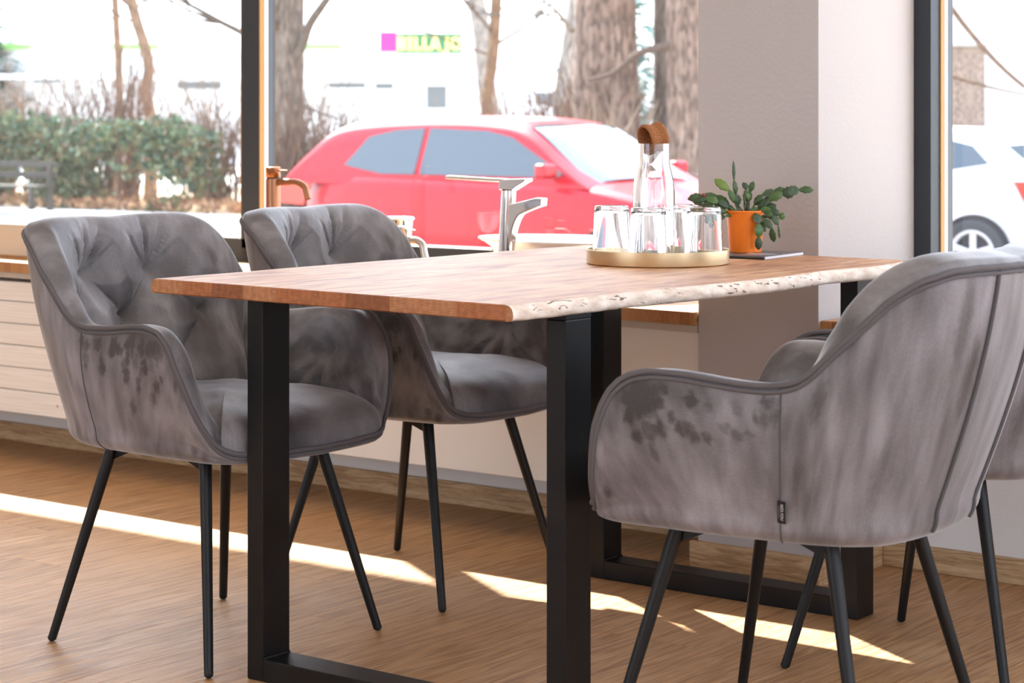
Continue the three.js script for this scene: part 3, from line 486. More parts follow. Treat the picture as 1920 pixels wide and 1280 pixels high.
  stems.forEach((pts, si) => {
    const st = group('stem', t), P = pts.map((p) => V(p[0] * S, .084 + p[1] * S, p[2] * S));
    for (let k = 0; k < P.length - 1; k++) {
      const a = P[k], b = P[k + 1], d = b.clone().sub(a), gi = pts[k + 1][3] ?? (k < 1 ? 4 : [1, 0, 2, 1][(si + k) % 4]), m = part('leaf', geos[gi], M.leafs[(si * 3 + k * 2) % 4 + (si === 1 && k === 2 ? 1 : 0)], st);
      const y = d.clone().normalize(), face = V(Math.sin(si * 2.1 + k) * 0.7, 0.45 + 0.3 * Math.sin(si), 1).normalize(), x = V().crossVectors(y, face).normalize(), z = V().crossVectors(x, y);
      m.quaternion.setFromRotationMatrix(new THREE.Matrix4().makeBasis(x, y, z)); m.position.copy(a); m.scale.set(1, d.length() * 1.06 / lens[gi], 1);
    }
  });
  part('flower_bud', place(new THREE.SphereGeometry(.0042, 12, 8), -77 * S, .084 + 37 * S, 20 * S), std({ color: new THREE.Color(0.35, 0.02, 0.03), roughness: 0.5 }), t);
}

// ---------------------------------------------------------------- washroom fittings shown on the sill
function tap(name, label, pos, turn, mat, h, bodyR, spoutH, reach) {
  const t = thing(name, label, 'tap', pos, turn);
  part('body', lathe([[0, 0], [bodyR * 1.25, 0], [bodyR * 1.25, .004], [bodyR, .006], [bodyR, h - .034], [0, h - .034]], 48), mat, t);
  part('collar', lathe([[bodyR * .86, h - .036], [bodyR * .86, h - .029]], 40), M.dark, t);
  part('head', lathe([[0, h - .03], [bodyR, h - .03], [bodyR * 1.01, h - .0015], [bodyR * .96, h], [0, h]], 48), mat, t);
  part('lever', rod(V(bodyR * .9, h - .011, 0), V(bodyR + .034, h - .0095, 0), .0022, .0020, 10), mat, t);
  part('spout', tube([[bodyR * .6, spoutH, 0], [bodyR + .03, spoutH + .001, 0], [reach * .72, spoutH, 0], [reach * .93, spoutH - .012, 0], [reach, spoutH - .034, 0], [reach + .004, spoutH - .047, 0]], .0098, 48, 18), mat, t);
  return t;
}
tap('copper_tap', 'tall brushed copper tap with a thin lever, behind the rear armchair', [-4.253, 0.616, 0.10], 0, M.copper, 0.312, 0.0218, 0.268, 0.135);
tap('chrome_tap', 'small chrome tap with curved spout beside the metal bucket', [-3.75, 0.612, 0.12], 0, M.steel, 0.16, 0.0205, 0.122, 0.088);
{
  const t = thing('metal_bucket', 'open chrome bucket standing on the sill behind the small tap', 'bucket', [-3.875, 0.612, 0.012]);
  part('wall', lathe([[0, .004], [.044, .004], [.047, .01], [.0615, .172], [.0632, .172], [.0490, .008], [.046, 0], [0, 0]].reverse(), 64), M.chrome, t);
  part('rim', place(new THREE.TorusGeometry(.0625, .0042, 12, 72), 0, .174, 0, Math.PI / 2), M.chrome, t);
}
{
  const t = thing('chrome_basin_tap', 'tall chrome tap with long flat lever and slanted spout, before the white basin', 'tap', [-3.292, 0.610, 0.240]);
  const lean = 0.012;
  part('body', grid(30, 36, (u, v) => { const y = u * 0.272, a = v * 2 * Math.PI, r = lerp(.0245, .0185, Math.pow(u, 0.8)); return [lean * u * 1.2 + Math.cos(a) * r, y, Math.sin(a) * r]; }, { flip: false }), M.chrome, t);
  part('collar', place(new THREE.CylinderGeometry(.0165, .0165, .006, 36), lean * 1.2, .274, 0), M.dark, t);
  const s = new THREE.Shape(); s.moveTo(-.0175, .277); s.lineTo(.018, .2755); s.quadraticCurveTo(.034, .285, .062, .2985); s.lineTo(.062, .301); s.lineTo(.002, .2985); s.lineTo(-.0175, .294); s.closePath();
  const head = new THREE.ExtrudeGeometry(s, { depth: .028, bevelEnabled: true, bevelSize: .003, bevelThickness: .003, bevelSegments: 2, curveSegments: 14 }); head.translate(lean * 1.2, 0, -.014); part('head', head, M.chrome, t);
  part('lever', place(new RoundedBoxGeometry(.20, .0095, .026, 3, .004), -.088, .3005, 0, 0, 0, -.03), M.chrome, t);
  const q = new THREE.Shape(); q.moveTo(.012, .10); q.quadraticCurveTo(.024, .198, .052, .215); q.quadraticCurveTo(.075, .226, .118, .2375); q.lineTo(.120, .252); q.lineTo(.105, .2525); q.lineTo(.02, .2335); q.lineTo(.012, .232); q.closePath();
  const sp = new THREE.ExtrudeGeometry(q, { depth: .022, bevelEnabled: true, bevelSize: .003, bevelThickness: .003, bevelSegments: 2, curveSegments: 16 }); sp.translate(.006, 0, -.011); part('spout', sp, M.chrome, t);
}
{
  const t = thing('wash_basin', 'wide white bowl basin standing on the sill behind the chrome tap', 'basin', [-3.218, 0.609, 0.03]);
  const g = lathe([[0, .010], [.16, .012], [.2, .02], [.262, .118], [.290, .1325], [.299, .137], [.300, .1405], [.297, .143], [.286, .142], [.262, .134], [.19, .045], [.12, .032], [0, .03]].map(([r, y]) => [r, y]), 96); g.scale(1, 1, 0.56);
  part('bowl', g, M.ceramic, t); const f = lathe([[0, 0], [.13, 0], [.14, .012], [0, .012]], 64); f.scale(1, 1, .56); part('base_ring', f, M.ceramic, t);
}
{
  const t = thing('display_board', 'pale beige board standing upright on the sill at the left edge, by the window', 'board', [-5.42, 0.6235, 0.17], 0);
  part('board_panel', box(-.62, .42, 0, .1105, -.012, .012, .002), std({ color: new THREE.Color(0.66, 0.56, 0.44), roughness: 0.7 }), t); part('foot_rail', box(-.62, .42, 0, .012, .0125, .022, .001), M.sillWood, t);
}

// ---------------------------------------------------------------- outside
const GY = -0.325;
const asphalt = (r, g, b, k) => std({ map: texture(256, 256, (u, v) => { const f = fbm(u * 60, v * 60, 2), n = fbm(u * 3, v * 3, 3); return [r, g, b].map((c) => clamp(c * (1 + f * 0.25 + n * k), 0, 1)); }, { rep: [0.25, 0.25] }), roughness: 0.9 });
{
  struct('pavement', box(-60, 30, GY - 0.2, GY + 0.02, -5.2, -0.3), asphalt(.72, .70, .67, .1));
  struct('road', box(-90, 60, GY - 0.2, GY, -15.6, -5.2), asphalt(.50, .49, .48, .12));
  struct('kerb', box(-90, 60, GY - 0.1, GY + 0.1, -15.8, -15.6), asphalt(.7, .69, .66, .1));
  struct('ground', box(-140, 90, GY - 0.3, GY + 0.03, -120, -15.8), std({ map: texture(512, 512, (u, v) => { const n = fbm(u * 30, v * 30, 4), m = fbm(u * 5, v * 5, 3); return mix3(px(120, 96, 76), px(196, 176, 150), clamp(0.5 + n * 0.8 + m * 0.5, 0, 1)); }, { rep: [0.2, 0.2] }), roughness: 1 }));
  struct('footpath', box(-90, 60, GY, GY + 0.06, -17.2, -15.8), asphalt(.80, .78, .74, .06));
  struct('car_park', box(-120, 60, GY, GY + 0.05, -60, -27), asphalt(.74, .73, .71, .1));
}
const bark = [[px(96, 84, 74), px(142, 128, 114)], [px(104, 84, 72), px(152, 128, 112)], [px(150, 144, 136), px(196, 190, 182)], [px(128, 100, 76), px(170, 140, 112)]].map(([a, b], i) => std({ map: texture(256, 512, (u, v) => { const n = fbm(u * 14 + i, v * 5, 4), s = smooth(fbm(u * 26, v * 7 + i * 3, 3), 0.05, 0.3); return mix3(mix3(a, b, clamp(0.5 + n, 0, 1)), a.map((x) => x * 0.6), s * 0.6); }, { rep: [1, 1] }), bumpMap: texture(256, 256, (u, v) => clamp(0.5 + fbm(u * 18, v * 6 + i, 4) * 0.9, 0, 1), { srgb: false }), bumpScale: 0.02, roughness: 0.95 }));
const twigM = [px(128, 102, 86), px(106, 88, 76), px(140, 120, 104)].map((c) => std({ color: new THREE.Color(...c.map(lin)), roughness: 0.95 }));
function branchTubes(list, p, d, len, r, depth, rad) {
  const pts = [p.clone()], n = 4, dir = d.clone();
  for (let i = 0; i < n; i++) { dir.add(V(rand(-.28, .28), rand(-.1, .22), rand(-.28, .28))).normalize(); pts.push(pts[i].clone().addScaledVector(dir, len / n)); }
  list.push(taperTube(pts, [r, r * 0.85, r * 0.6, r * 0.4], rad, 6));
  if (depth > 0) for (let k = 0; k < 3; k++) { const i = 1 + Math.floor(rand(0, n)); branchTubes(list, pts[i], dir.clone().add(V(rand(-.9, .9), rand(-.3, .6), rand(-.9, .9))).normalize(), len * rand(.45, .7), r * 0.5, depth - 1, 5); }
}
function tree(name, label, x, z, h, r, mat, lean = [0, 0], extra = [], nb = 7, path = null) {
  const t = thing(name, label, 'tree', [x, GY + 0.02, z]);
  const pts = path ? path.map((q) => V(...q)) : [0, .12, .3, .6, 1].map((k) => V(lean[0] * k + rand(-.06, .06) * (k > 0 ? 1 : 0), h * k, lean[1] * k + rand(-.06, .06)));
  part('trunk', taperTube(pts, [r * 1.35, r * 1.05, r, r * 0.85, r * 0.5], 18, 40), mat, t);
  for (const e of extra) part('branch', taperTube(e.p.map((q) => V(...q)), [e.r, e.r * .8, e.r * .6, e.r * .35], 10, 24), mat, t);
  const L = []; const c = new THREE.CatmullRomCurve3(pts);
  for (let i = 0; i < nb; i++) { const k = rand(.5, .98), a = rand(0, 6.28); branchTubes(L, c.getPoint(k), V(Math.cos(a), rand(.2, .9), Math.sin(a)).normalize(), h * rand(.2, .34), r * 0.26, 2, 6); }
  if (L.length) part('crown_branches', merge(L), mat, t).userData.kind = 'stuff';
  return t;
}
const dirR = V(0.7914, 0, -0.6113), dirF = V(-0.6113, 0, -0.7914);
tree('street_tree', 'thick dark-barked street tree with a forked branch, just right of the dark window post', -22.2, -18.6, 7.5, 0.235, bark[0], [0.15, 0], [
  { r: .085, p: [[.12, 2.15, .05], [.36, 2.55, 0], [.5, 2.85, 0], [.78, 3.15, 0], [1.2, 3.7, -.1], [1.6, 4.6, -.2]] }, { r: .03, p: [[.16, 1.9, .1], [.4, 1.72, .2], [.85, 1.55, .2], [1.3, 1.45, .2]] }], 8);
tree('street_tree', 'slim pale straight tree, left of its crooked twin beyond the left window', -32.1, -24, 8, 0.075, bark[3], [-.1, 0], [], 5);
tree('street_tree', 'slim brown crooked tree standing right of the pale straight one', -28.9, -22, 8, 0.10, bark[3], [0, 0], [], 5, [[0, 0, 0], [-.02, 1.6, 0], [-.16, 2.0, 0], [-.04, 2.35, 0], [-.12, 2.7, 0], [-.34, 3.2, 0], [-.5, 3.6, 0], [-.7, 5.2, .1], [-.6, 8, 0]]);
tree('street_tree', 'pale grey tree bending leftwards upwards, right of the yellow-lettered shop sign', -21.0, -22, 8, 0.14, bark[2], [0, 0], [], 6, [[.35, 0, 0], [.22, 1.0, 0], [.05, 1.9, 0], [-.08, 2.9, 0], [-.22, 3.7, 0], [-.3, 8, 0]]);
tree('street_tree', 'thin brown tree beside the pale grey bending one', -20.1, -21, 8, 0.085, bark[3], [0, 0], [], 5, [[.05, 0, 0], [0, 1.1, 0], [-.07, 1.7, 0], [.05, 2.4, 0], [.12, 3.3, 0], [.2, 5, 0], [.1, 8, 0]]);
tree('street_tree', 'grey leaning tree with smooth bark, left of the huge reddish trunk', -19.3, -22, 9, 0.17, bark[2], [0, 0], [], 7, [[-.05, 0, 0], [-.08, 1.2, 0], [-.06, 1.9, 0], [.06, 2.6, 0], [.2, 3.4, 0], [.5, 5, 0], [.6, 9, 0]]);
tree('street_tree', 'huge reddish-brown trunk seen above the carafe side of the red car', -16.05, -18.5, 9.5, 0.40, bark[1], [-.3, 0], [], 8);
tree('street_tree', 'grey-brown trunk tucked right against the huge reddish one', -15.5, -19.2, 9, 0.27, bark[0], [.1, 0], [], 6);
tree('street_tree', 'wide brown trunk with a bare side branch, close to the taupe pillar', -14.2, -17.5, 9, 0.30, bark[1], [.25, 0], [{ r: .055, p: [[-.1, 2.35, .2], [-.45, 2.25, .4], [-.8, 2.0, .5], [-1.1, 1.92, .6]] }], 7);
tree('street_tree', 'thin orange-brown sapling with crossing bare boughs, above the white car', -10.85, -20.5, 7, 0.035, bark[3], [.15, 0], [
  { r: .045, p: [[-1.6, 3.6, .3], [-.9, 2.6, .2], [-.3, 1.95, .1], [.5, 1.4, 0], [1.3, 1.0, 0]] }, { r: .026, p: [[-1.7, 2.2, .2], [-1.0, 1.95, .2], [-.2, 1.75, 0], [.9, 1.72, 0]] }, { r: .03, p: [[-1.3, 1.05, .3], [-.4, .95, .1], [.6, .78, 0], [1.3, .6, 0]] }], 4);
// bare thickets
const thicket = (n, x0, x1, z0, z1, h0, h1, grp) => {
  for (let i = 0; i < n; i++) {
    const x = lerp(x0, x1, (i + rand(.1, .9)) / n), z = rand(z0, z1), h = rand(h0, h1), L = [];
    for (let k = 0; k < 60; k++) { const a = rand(0, 6.28), s = rand(.1, .62), b = V(rand(-.2, .2), 0, rand(-.2, .2)), hh = h * rand(.45, 1), e = V(Math.cos(a) * s * hh * .8, hh, Math.sin(a) * s * hh * .8), m = b.clone().lerp(e, .5).add(V(rand(-.14, .14), rand(0, .15), rand(-.14, .14))); L.push(taperTube([b, m, e], [.022, .014, .007], 4, 5)); if (k % 2) { const q = m.clone().lerp(e, .2), w = V(rand(-.4, .4), rand(.15, .6), rand(-.4, .4)); L.push(taperTube([q, q.clone().addScaledVector(w, .5).add(V(0, .04, 0)), q.clone().add(w)], [.013, .009, .006], 4, 4)); } }
    const m = part('bare_shrub', merge(L), twigM[i % 3], scene); m.position.set(x, GY, z); tag(m, grp[0], 'shrub', grp[1]);
  }
};
thicket(12, -33, -22.6, -21, -18.6, 1.6, 3.0, ['leafless brown twiggy shrub in the row behind the ivy hedge', 'bare shrubs behind the ivy hedge']);
thicket(22, -20.8, -13.4, -20.5, -16.6, 1.3, 2.5, ['leafless brown twiggy shrub in the row between the roadside trunks', 'bare shrubs between the trunks']);
// ivy hedge over posts and wire, dead leaves below
{
  const leaf = new THREE.BufferGeometry(); leaf.setAttribute('position', new THREE.Float32BufferAttribute([0, 0, 0, .5, .42, .06, .22, .55, 0, 0, 1, .05, -.22, .55, 0, -.5, .42, .06], 3)); leaf.setAttribute('uv', new THREE.Float32BufferAttribute([0, 0, 1, .4, .7, .6, .5, 1, .3, .6, 0, .4], 2)); leaf.setIndex([0, 1, 2, 0, 2, 4, 2, 3, 4, 0, 4, 5]); leaf.computeVertexNormals();
  const scatter = (name, label, cat, n, spot, cols, s0, s1, mat) => { const im = shadows(new THREE.InstancedMesh(leaf, mat, n)), q = new THREE.Quaternion(), m = new THREE.Matrix4(); for (let i = 0; i < n; i++) { const p = spot(i), s = rand(s0, s1); q.setFromEuler(new THREE.Euler(rand(-1, 1.2), rand(0, 6.28), rand(-1, 1))); m.compose(p, q, V(s, s, s)); im.setMatrixAt(i, m); const c = cols[Math.floor(rand(0, cols.length))], b = rand(.75, 1.2); im.setColorAt(i, new THREE.Color(...c.map((v) => lin(v) * b))); } im.name = name; scene.add(im); tag(im, label, cat, null, 'stuff'); return im; };
  const ivyMat = phys({ color: 0xffffff, roughness: 0.5, transmission: 0.3, thickness: 0, side: THREE.DoubleSide });
  const dens = (x, y) => fbm(x * 0.55, y * 0.9 + 3, 3);
  scatter('ivy_hedge', 'dense dark green ivy hedge along the far side of the road, beyond the left window', 'hedge', 9000, () => { let x, y, k = 0; do { x = rand(-31, -22.9); const top = 1.05 + 0.25 * N2(x * 0.9, 3) + 0.55 * Math.exp(-Math.pow((x + 27.2) / .42, 2)); y = rand(GY, top); k++; } while (k < 12 && dens(x, y) + 0.28 * smooth(y, .2, 1) < rand(-.1, .22)); return V(x, y, -17.7 + rand(-.35, .35)); }, [px(84, 108, 84), px(104, 126, 96), px(66, 90, 74), px(128, 132, 96), px(120, 104, 80)], .07, .15, ivyMat);
  scatter('dead_leaves', 'brown dead leaves lying along the verge below the ivy hedge', 'leaves', 5000, () => V(rand(-34, -12), GY + .07 + rand(0, .12), rand(-18.6, -17.0)), [px(168, 128, 96), px(190, 156, 122), px(140, 104, 80)], .06, .13, std({ color: 0xffffff, roughness: .9, side: THREE.DoubleSide }));
  const f = thing('wire_fence', 'grey wire fence on thin posts overgrown by the ivy hedge', 'fence', [0, GY, -17.75]);
  for (let x = -31; x <= -21; x += 2) part('post', rod(V(x, 0, 0), V(x, 1.45, 0), .03, .03, 10), twigM[1], f);
  for (const y of [.35, .7, 1.05, 1.4]) part('wire', rod(V(-31, y, 0), V(-21, y, 0), .005, .005, 6), twigM[1], f);
  const conifer = (label, x, z, h, w, cols) => { const t = thing('conifer', label, 'tree', [x, GY, z]); part('trunk', rod(V(0, 0, 0), V(0, h, 0), .22, .03, 10), bark[0], t); const n = 2600, im = shadows(new THREE.InstancedMesh(leaf, std({ color: 0xffffff, roughness: .8, side: THREE.DoubleSide }), n)), q = new THREE.Quaternion(), m = new THREE.Matrix4(); for (let i = 0; i < n; i++) { const k = Math.sqrt(R()), y = h * (1 - k * .93), r = w * k * Math.sqrt(R()) * (0.8 + 0.3 * Math.sin(y * 6)), a = rand(0, 6.28); q.setFromEuler(new THREE.Euler(rand(1.2, 2.2), a, 0, 'YXZ')); const s = rand(.25, .5); m.compose(V(Math.sin(a) * r, y, Math.cos(a) * r), q, V(s * .6, s, s)); im.setMatrixAt(i, m); const c = cols[i % cols.length]; im.setColorAt(i, new THREE.Color(...c.map(lin))); } im.name = 'needles'; im.userData.kind = 'stuff'; t.add(im); };
  conifer('dark green conifer at the far top left beyond the white shop', -56.6, -40, 9, 1.8, [px(80, 104, 96), px(98, 122, 110)]);
  conifer('blue-green conifer seen between the two wide brown trunks', -26.7, -34, 8, 1.9, [px(120, 154, 150), px(140, 170, 160), px(104, 136, 126)]);
  const b = thing('bench', 'dark wooden bench standing in front of the ivy hedge at far left', 'bench', [-26.2, GY, -16.5]);
  const wd = std({ color: new THREE.Color(0.06, 0.055, 0.045), roughness: .8 });
  for (const x of [-1.0, 1.05]) { part('leg', box(x - .035, x + .035, 0, .76, -.04, .04), wd, b); part('leg', box(x - .035, x + .035, 0, .42, .32, .40), wd, b); }
  for (const y of [.56, .72]) part('back_slat', box(-1.1, 1.15, y, y + .09, -.075, -.045), wd, b);
  for (const z of [.0, .14, .28]) part('seat_slat', box(-1.1, 1.15, .42, .455, z, z + .11), wd, b);
}
// shop beyond the car park, square to the view
{
  const D = 70, k = D / FOCAL, X = (p) => (p - 960) * k, Y = (p) => 1.05 + (HORIZON - p) * k - GY;
  const t = thing('supermarket', 'long low white supermarket with a yellow-lettered sign on its roof, beyond the car park', 'building', [dirF.x * D, GY, 4.4706 + dirF.z * D], 37.68 * Math.PI / 180);
  const wh = std({ color: new THREE.Color(.82, .82, .81), roughness: .8 }), gr = std({ color: new THREE.Color(.22, .5, .12), roughness: .6 }), gl = std({ color: new THREE.Color(.14, .16, .17), roughness: .15 }), roofM = std({ color: new THREE.Color(.6, .6, .6), roughness: .8 });
  part('hall', box(X(-260), X(905), 0, Y(92), -22, 0), wh, t); part('annex', box(X(905), X(1420), 0, Y(128), -18, -1), wh, t); part('canopy', box(X(-260), X(905), Y(150) , Y(141), 0, 1.6), wh, t);
  for (const [a, b] of [[212, 296], [556, 640], [-120, 60]]) part('green_band', box(X(a), X(b), Y(93), Y(82), -.3, .25), gr, t);
  for (const [a, b, c, d] of [[60, 118, 143, 158], [612, 690, 152, 168], [700, 742, 153, 170], [796, 842, 158, 206], [1000, 1060, 170, 200], [330, 420, 150, 170]]) { const w = part('window', box(X(a), X(b), Y(d), Y(c), -.1, .06), wh, t); part('window_glass', box(X(a) + .08, X(b) - .08, Y(d) + .06, Y(c) - .06, .05, .08), gl, w); }
  const sg = canvasTexture(512, 160, (c, w, h) => { c.fillStyle = '#1f6a44'; c.fillRect(0, 0, w, h); c.font = 'bold 150px sans-serif'; c.textBaseline = 'middle'; c.textAlign = 'center'; c.lineWidth = 14; c.strokeStyle = '#b8a010'; c.fillStyle = '#e8dc90'; c.save(); c.translate(w / 2, h / 2 + 6); c.scale(0.84, 0.92); c.strokeText('BILLA JO', 0, 0); c.fillText('BILLA JO', 0, 0); c.restore(); });
  const s = part('roof_sign', box(X(745), X(866), Y(100), Y(63), -.05, .2), gr, t, 'green sign with yellow outlined letters');
  const face = new THREE.PlaneGeometry(X(866) - X(745), Y(63) - Y(100)); face.translate((X(745) + X(866)) / 2, (Y(63) + Y(100)) / 2, .206); part('sign_lettering', face, std({ map: sg, roughness: .5 }), s);
  part('magenta_sign', box(X(713), X(744), Y(97), Y(60), -.05, .2), std({ color: new THREE.Color(.42, .012, .17), roughness: .5 }), t, 'square magenta sign panel');
  for (const p of [720, 738, 760, 850]) part('sign_post', box(X(p) - .04, X(p) + .04, Y(100) - .4, Y(98), -.1, -.04), roofM, t);
}
{
  const D = 46, k = D / FOCAL, X = (p) => (p - 960) * k, Y = (p) => 1.05 + (HORIZON - p) * k - GY;
  const t = thing('house', 'white rendered house wall with a dark brown timber bay, beyond the white car', 'building', [dirF.x * D, GY, 4.4706 + dirF.z * D], 37.68 * Math.PI / 180);
  part('wall', box(X(1640), X(2200), 0, Y(-140), -8, 0), std({ color: new THREE.Color(.8, .81, .82), roughness: .9 }), t);
  part('timber_bay', box(X(1700), X(1838), 0, Y(88), 0, .5), std({ map: texture(256, 256, (u, v) => { const n = fbm(u * 9, v * 7, 4); return mix3(px(104, 88, 78), px(158, 138, 122), clamp(.5 + n, 0, 1)); }), roughness: .9 }), t);
  part('bay_roof', box(X(1690), X(1843), Y(88), Y(84), -.05, .6), std({ color: new THREE.Color(.4, .38, .35), roughness: .8 }), t);
}
function roadSign(label, x, z, w, h, bands) {
  const t = thing('price_sign', label, 'sign', [x, GY, z], 37.68 * Math.PI / 180);
  part('cabinet', box(-w / 2, w / 2, .5, .5 + h, -.1, .1, .02), std({ color: new THREE.Color(.82, .82, .82), roughness: .5 }), t); for (const px_ of [-w / 2 + .08, w / 2 - .08]) part('post', rod(V(px_, 0, 0), V(px_, .5, 0), .03, .03, 10), M.batten, t);
  for (const [a, b, c] of bands) part('band', box(-w / 2 + .02, w / 2 - .04, .5 + h * a, .5 + h * b, .1, .115), std({ color: new THREE.Color(...c.map(lin)), roughness: .5 }), t);
  return t;
}
{ const t = roadSign('white cabinet sign with a yellow band, between the two wide brown trunks', -20.9, -29, .46, .95, [[.3, .55, px(244, 190, 50)]]); part('lamp_globe', place(new THREE.SphereGeometry(.07, 16, 12), 0, 1.62, 0), M.ceramic, t); }
roadSign('white cabinet sign with yellow and red bands, left of the huge reddish trunk', -23.5, -29, .34, .9, [[.62, .86, px(244, 196, 70)], [.3, .52, px(214, 70, 90)]]);
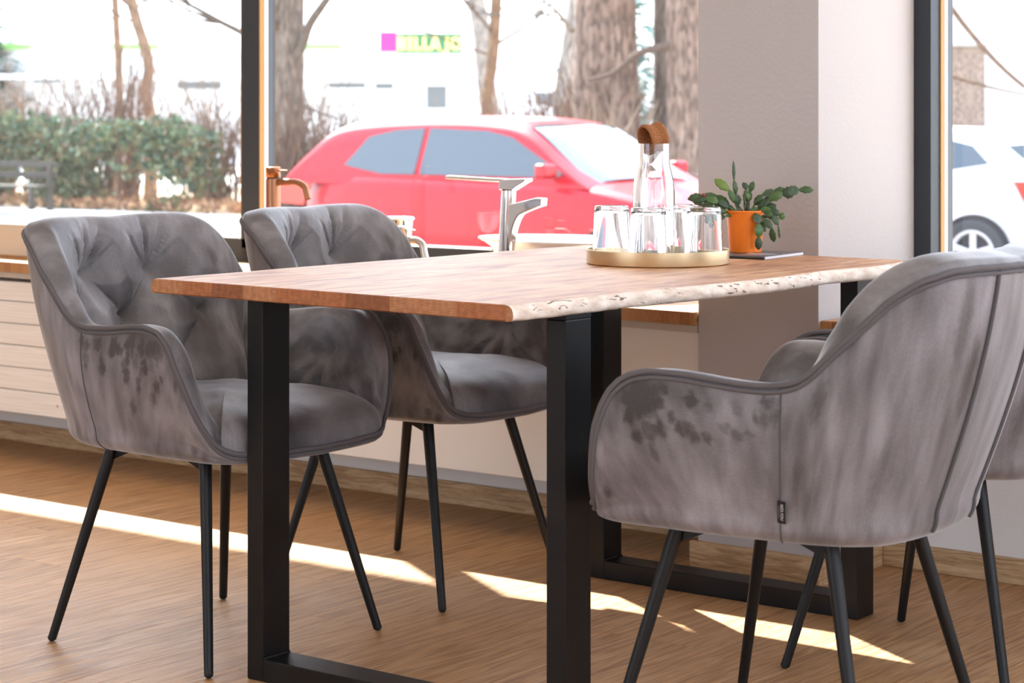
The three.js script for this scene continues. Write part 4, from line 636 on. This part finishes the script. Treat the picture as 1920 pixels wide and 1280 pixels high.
// cars: x forward, y up
function car(name, label, paint, pos, turn, roofH, len) {
  const t = thing(name, label, 'car', pos, turn), s = len / 4.0, glass = phys({ color: new THREE.Color(.05, .065, .075), roughness: .06, clearcoat: 1 }), trim = std({ color: new THREE.Color(.02, .02, .022), roughness: .6 });
  const top = crPath([[-2.0, .62], [-1.97, .86], [-1.85, .97], [-1.0, .985], [.2, .955], [.85, .945], [1.3, .86], [1.72, .74], [1.93, .60], [2.0, .44]], 8), bot = (x) => .2 + .16 * Math.pow(Math.abs(x) / 2, 6), wid = (x) => .84 * Math.pow(1 - Math.pow(Math.abs(x) / 2.03, 7), .5) * (1 - .05 * smooth(x, 1, 2) );
  const body = grid(top.length - 1, 26, (u, v) => { const r = top[Math.round(u * (top.length - 1))], x = r[0], yt = r[1], yb = Math.min(bot(x), yt - .05), w = Math.max(wid(x), .02), sec = [[0, yb], [w * .86, yb], [w * .97, yb + .10], [w, lerp(yb, yt, .5)], [w * .985, lerp(yb, yt, .82)], [w * .93, yt - .012], [w * .6, yt + .012], [0, yt + .022]], full = [...sec, ...sec.slice(0, -1).reverse().map(([a, b]) => [-a, b])], k = v * (full.length - 1), i = Math.min(Math.floor(k), full.length - 2), q = k - i, a = full[Math.max(i - 1, 0)], b = full[i], c = full[i + 1], d = full[Math.min(i + 2, full.length - 1)], h = (j) => .5 * (2 * b[j] + (c[j] - a[j]) * q + (2 * a[j] - 5 * b[j] + 4 * c[j] - d[j]) * q * q + (3 * b[j] - a[j] - 3 * c[j] + d[j]) * q * q * q) * .35 + lerp(b[j], c[j], q) * .65; return [x * s, h(1), h(0)]; }, { flip: false });
  part('body', body, paint, t);
  const ROOF = crPath([[-1.90, .95], [-1.72, 1.18], [-1.52, roofH - .1], [-1.2, roofH - .03], [-.5, roofH], [.05, roofH - .02], [.36, roofH - .09], [.7, 1.14], [1.02, .93]], 6), sideZ = (y) => lerp(.80, .60, clamp((y - .93) / (roofH - .93), 0, 1));
  part('cabin', grid(ROOF.length - 1, 20, (u, v) => { const [x, yr] = ROOF[Math.round(u * (ROOF.length - 1))], a = (v - .5) * 2, sg = Math.sign(a) || 1, q = Math.abs(a); let y, z; if (q > .55) { const k = (q - .55) / .45; y = lerp(yr - .03, .9, k); z = sideZ(y); } else { const k = q / .55; y = yr - .03 * Math.pow(k, 4); z = sideZ(yr - .03) * k; } return [x * s, y, sg * z]; }, { flip: true }), paint, t);
  const pane = (pts, sg) => { const sh = new THREE.Shape(pts.map(([x, y]) => new THREE.Vector2(x * s, y))); const g = new THREE.ExtrudeGeometry(sh, { depth: .012, bevelEnabled: false }); const p = g.attributes.position; for (let i = 0; i < p.count; i++) p.setZ(i, sg * (sideZ(p.getY(i)) - .004 + p.getZ(i))); g.computeVertexNormals(); return g; };
  for (const sg of [1, -1]) {
    part('side_window', pane([[-1.30, 1.05], [-1.12, roofH - .17], [-.86, roofH - .115], [-.58, roofH - .1], [-.58, .985], [-.9, .985]], sg), glass, t);
    part('side_window', pane([[-.53, .985], [-.53, roofH - .1], [.02, roofH - .12], [.26, roofH - .17], [.80, 1.0], [.72, .98]], sg), glass, t);
    if (roofH < 1.4) part('rear_side_glass', pane([[-1.44, 1.20], [-1.60, 1.215], [-1.92, .985], [-1.78, .97]], sg), glass, t);
    const m = part('mirror', new RoundedBoxGeometry(.10, .11, .18, 2, .03), paint, t); m.position.set(.72 * s, 1.03, sg * .90);
    part('tail_light', pane([[-1.56, .905], [-1.90, .905], [-1.93, .74], [-1.66, .72]].map(([x, y]) => [x, y]), sg).translate(0, 0, sg * .034), std({ color: new THREE.Color(.75, .05, .03), roughness: .2 }), t);
    part('head_light', place(new RoundedBoxGeometry(.30, .11, .16, 2, .04), 1.66 * s, .64, sg * .66, 0, sg * .35, -.2), std({ color: new THREE.Color(.75, .78, .8), roughness: .1 }), t);
    part('sill_trim', box(-1.0 * s, 1.0 * s, .22, .30, sg * .815 - .02, sg * .815 + .02, .01), trim, t);
    for (const wx of [-1.2, 1.22]) {
      part('wheel_arch', place(new THREE.CylinderGeometry(.335, .335, .02, 48), wx * s, .29, sg * .832, Math.PI / 2), trim, t);
      const w = group('wheel', t); w.position.set(wx * s, .29, sg * .80);
      part('tyre', place(lathe([[.2, -.09], [.27, -.095], [.288, -.08], [.292, 0], [.288, .06], [.27, .075], [.205, .07]], 56), 0, 0, 0, sg * Math.PI / 2), std({ color: new THREE.Color(.055, .058, .06), roughness: .8 }), w);
      const rim = [place(lathe([[.205, .066], [.198, .072], [.178, .066], [.172, .03]], 48), 0, 0, 0, sg * Math.PI / 2), place(lathe([[0, .055], [.05, .052], [.06, .03]], 24), 0, 0, 0, sg * Math.PI / 2)];
      for (let i = 0; i < 5; i++) { const a = Math.PI / 2 + i * 2 * Math.PI / 5, g = new RoundedBoxGeometry(.16, .056, .03, 1, .008); g.translate(.105, 0, .042 * sg); g.rotateZ(a); rim.push(g); }
      part('rim', merge(rim), std({ color: new THREE.Color(.78, .79, .8), metalness: .4, roughness: .3 }), w);
      part('brake_disc', place(new THREE.CylinderGeometry(.19, .19, .02, 32), 0, 0, .015 * sg, Math.PI / 2), std({ color: new THREE.Color(.07, .07, .07), roughness: .7 }), w);
    }
  }
  const over = (x0, x1, hw0, hw1, nm) => part(nm, grid(10, 8, (u, v) => { const x = lerp(x0, x1, u); let i = 0; while (i < ROOF.length - 2 && ROOF[i + 1][0] < x) i++; const k = (x - ROOF[i][0]) / (ROOF[i + 1][0] - ROOF[i][0]), y = lerp(ROOF[i][1], ROOF[i + 1][1], k), hw = lerp(hw0, hw1, u), z = (v * 2 - 1) * hw; return [x * s + Math.sign(x) * .012, y + .012 - .03 * Math.pow(Math.abs(z) / .62, 4), z]; }, { flip: true }), glass, t);
  over(.32, .98, .54, .68, 'windscreen'); over(-1.86, -1.52, .64, .54, 'rear_window');
  part('bumper', box(-2.03 * s, -1.93 * s, .30, .5, -.7, .7, .03), trim, t); part('number_plate', box(-2.045 * s, -2.03 * s, .55, .66, -.26, .26), M.ceramic, t);
  return t;
}
car('red_car', 'red hatchback driving along the road, wide across the middle window', phys({ color: new THREE.Color(.42, .003, .012), roughness: .4, specularIntensity: .6, clearcoat: .35, clearcoatRoughness: .1 }), [-10.05, GY, -8.86], 0, 1.45, 4.25);
car('white_car', 'white hatchback parked beyond the right window, its rear wheel and red tail light showing', phys({ color: new THREE.Color(.82, .82, .82), roughness: .3, clearcoat: 1, clearcoatRoughness: .05 }), [-8.83, GY, -12.58], Math.PI, 1.37, 4.0);
renderer.render(scene, camera);
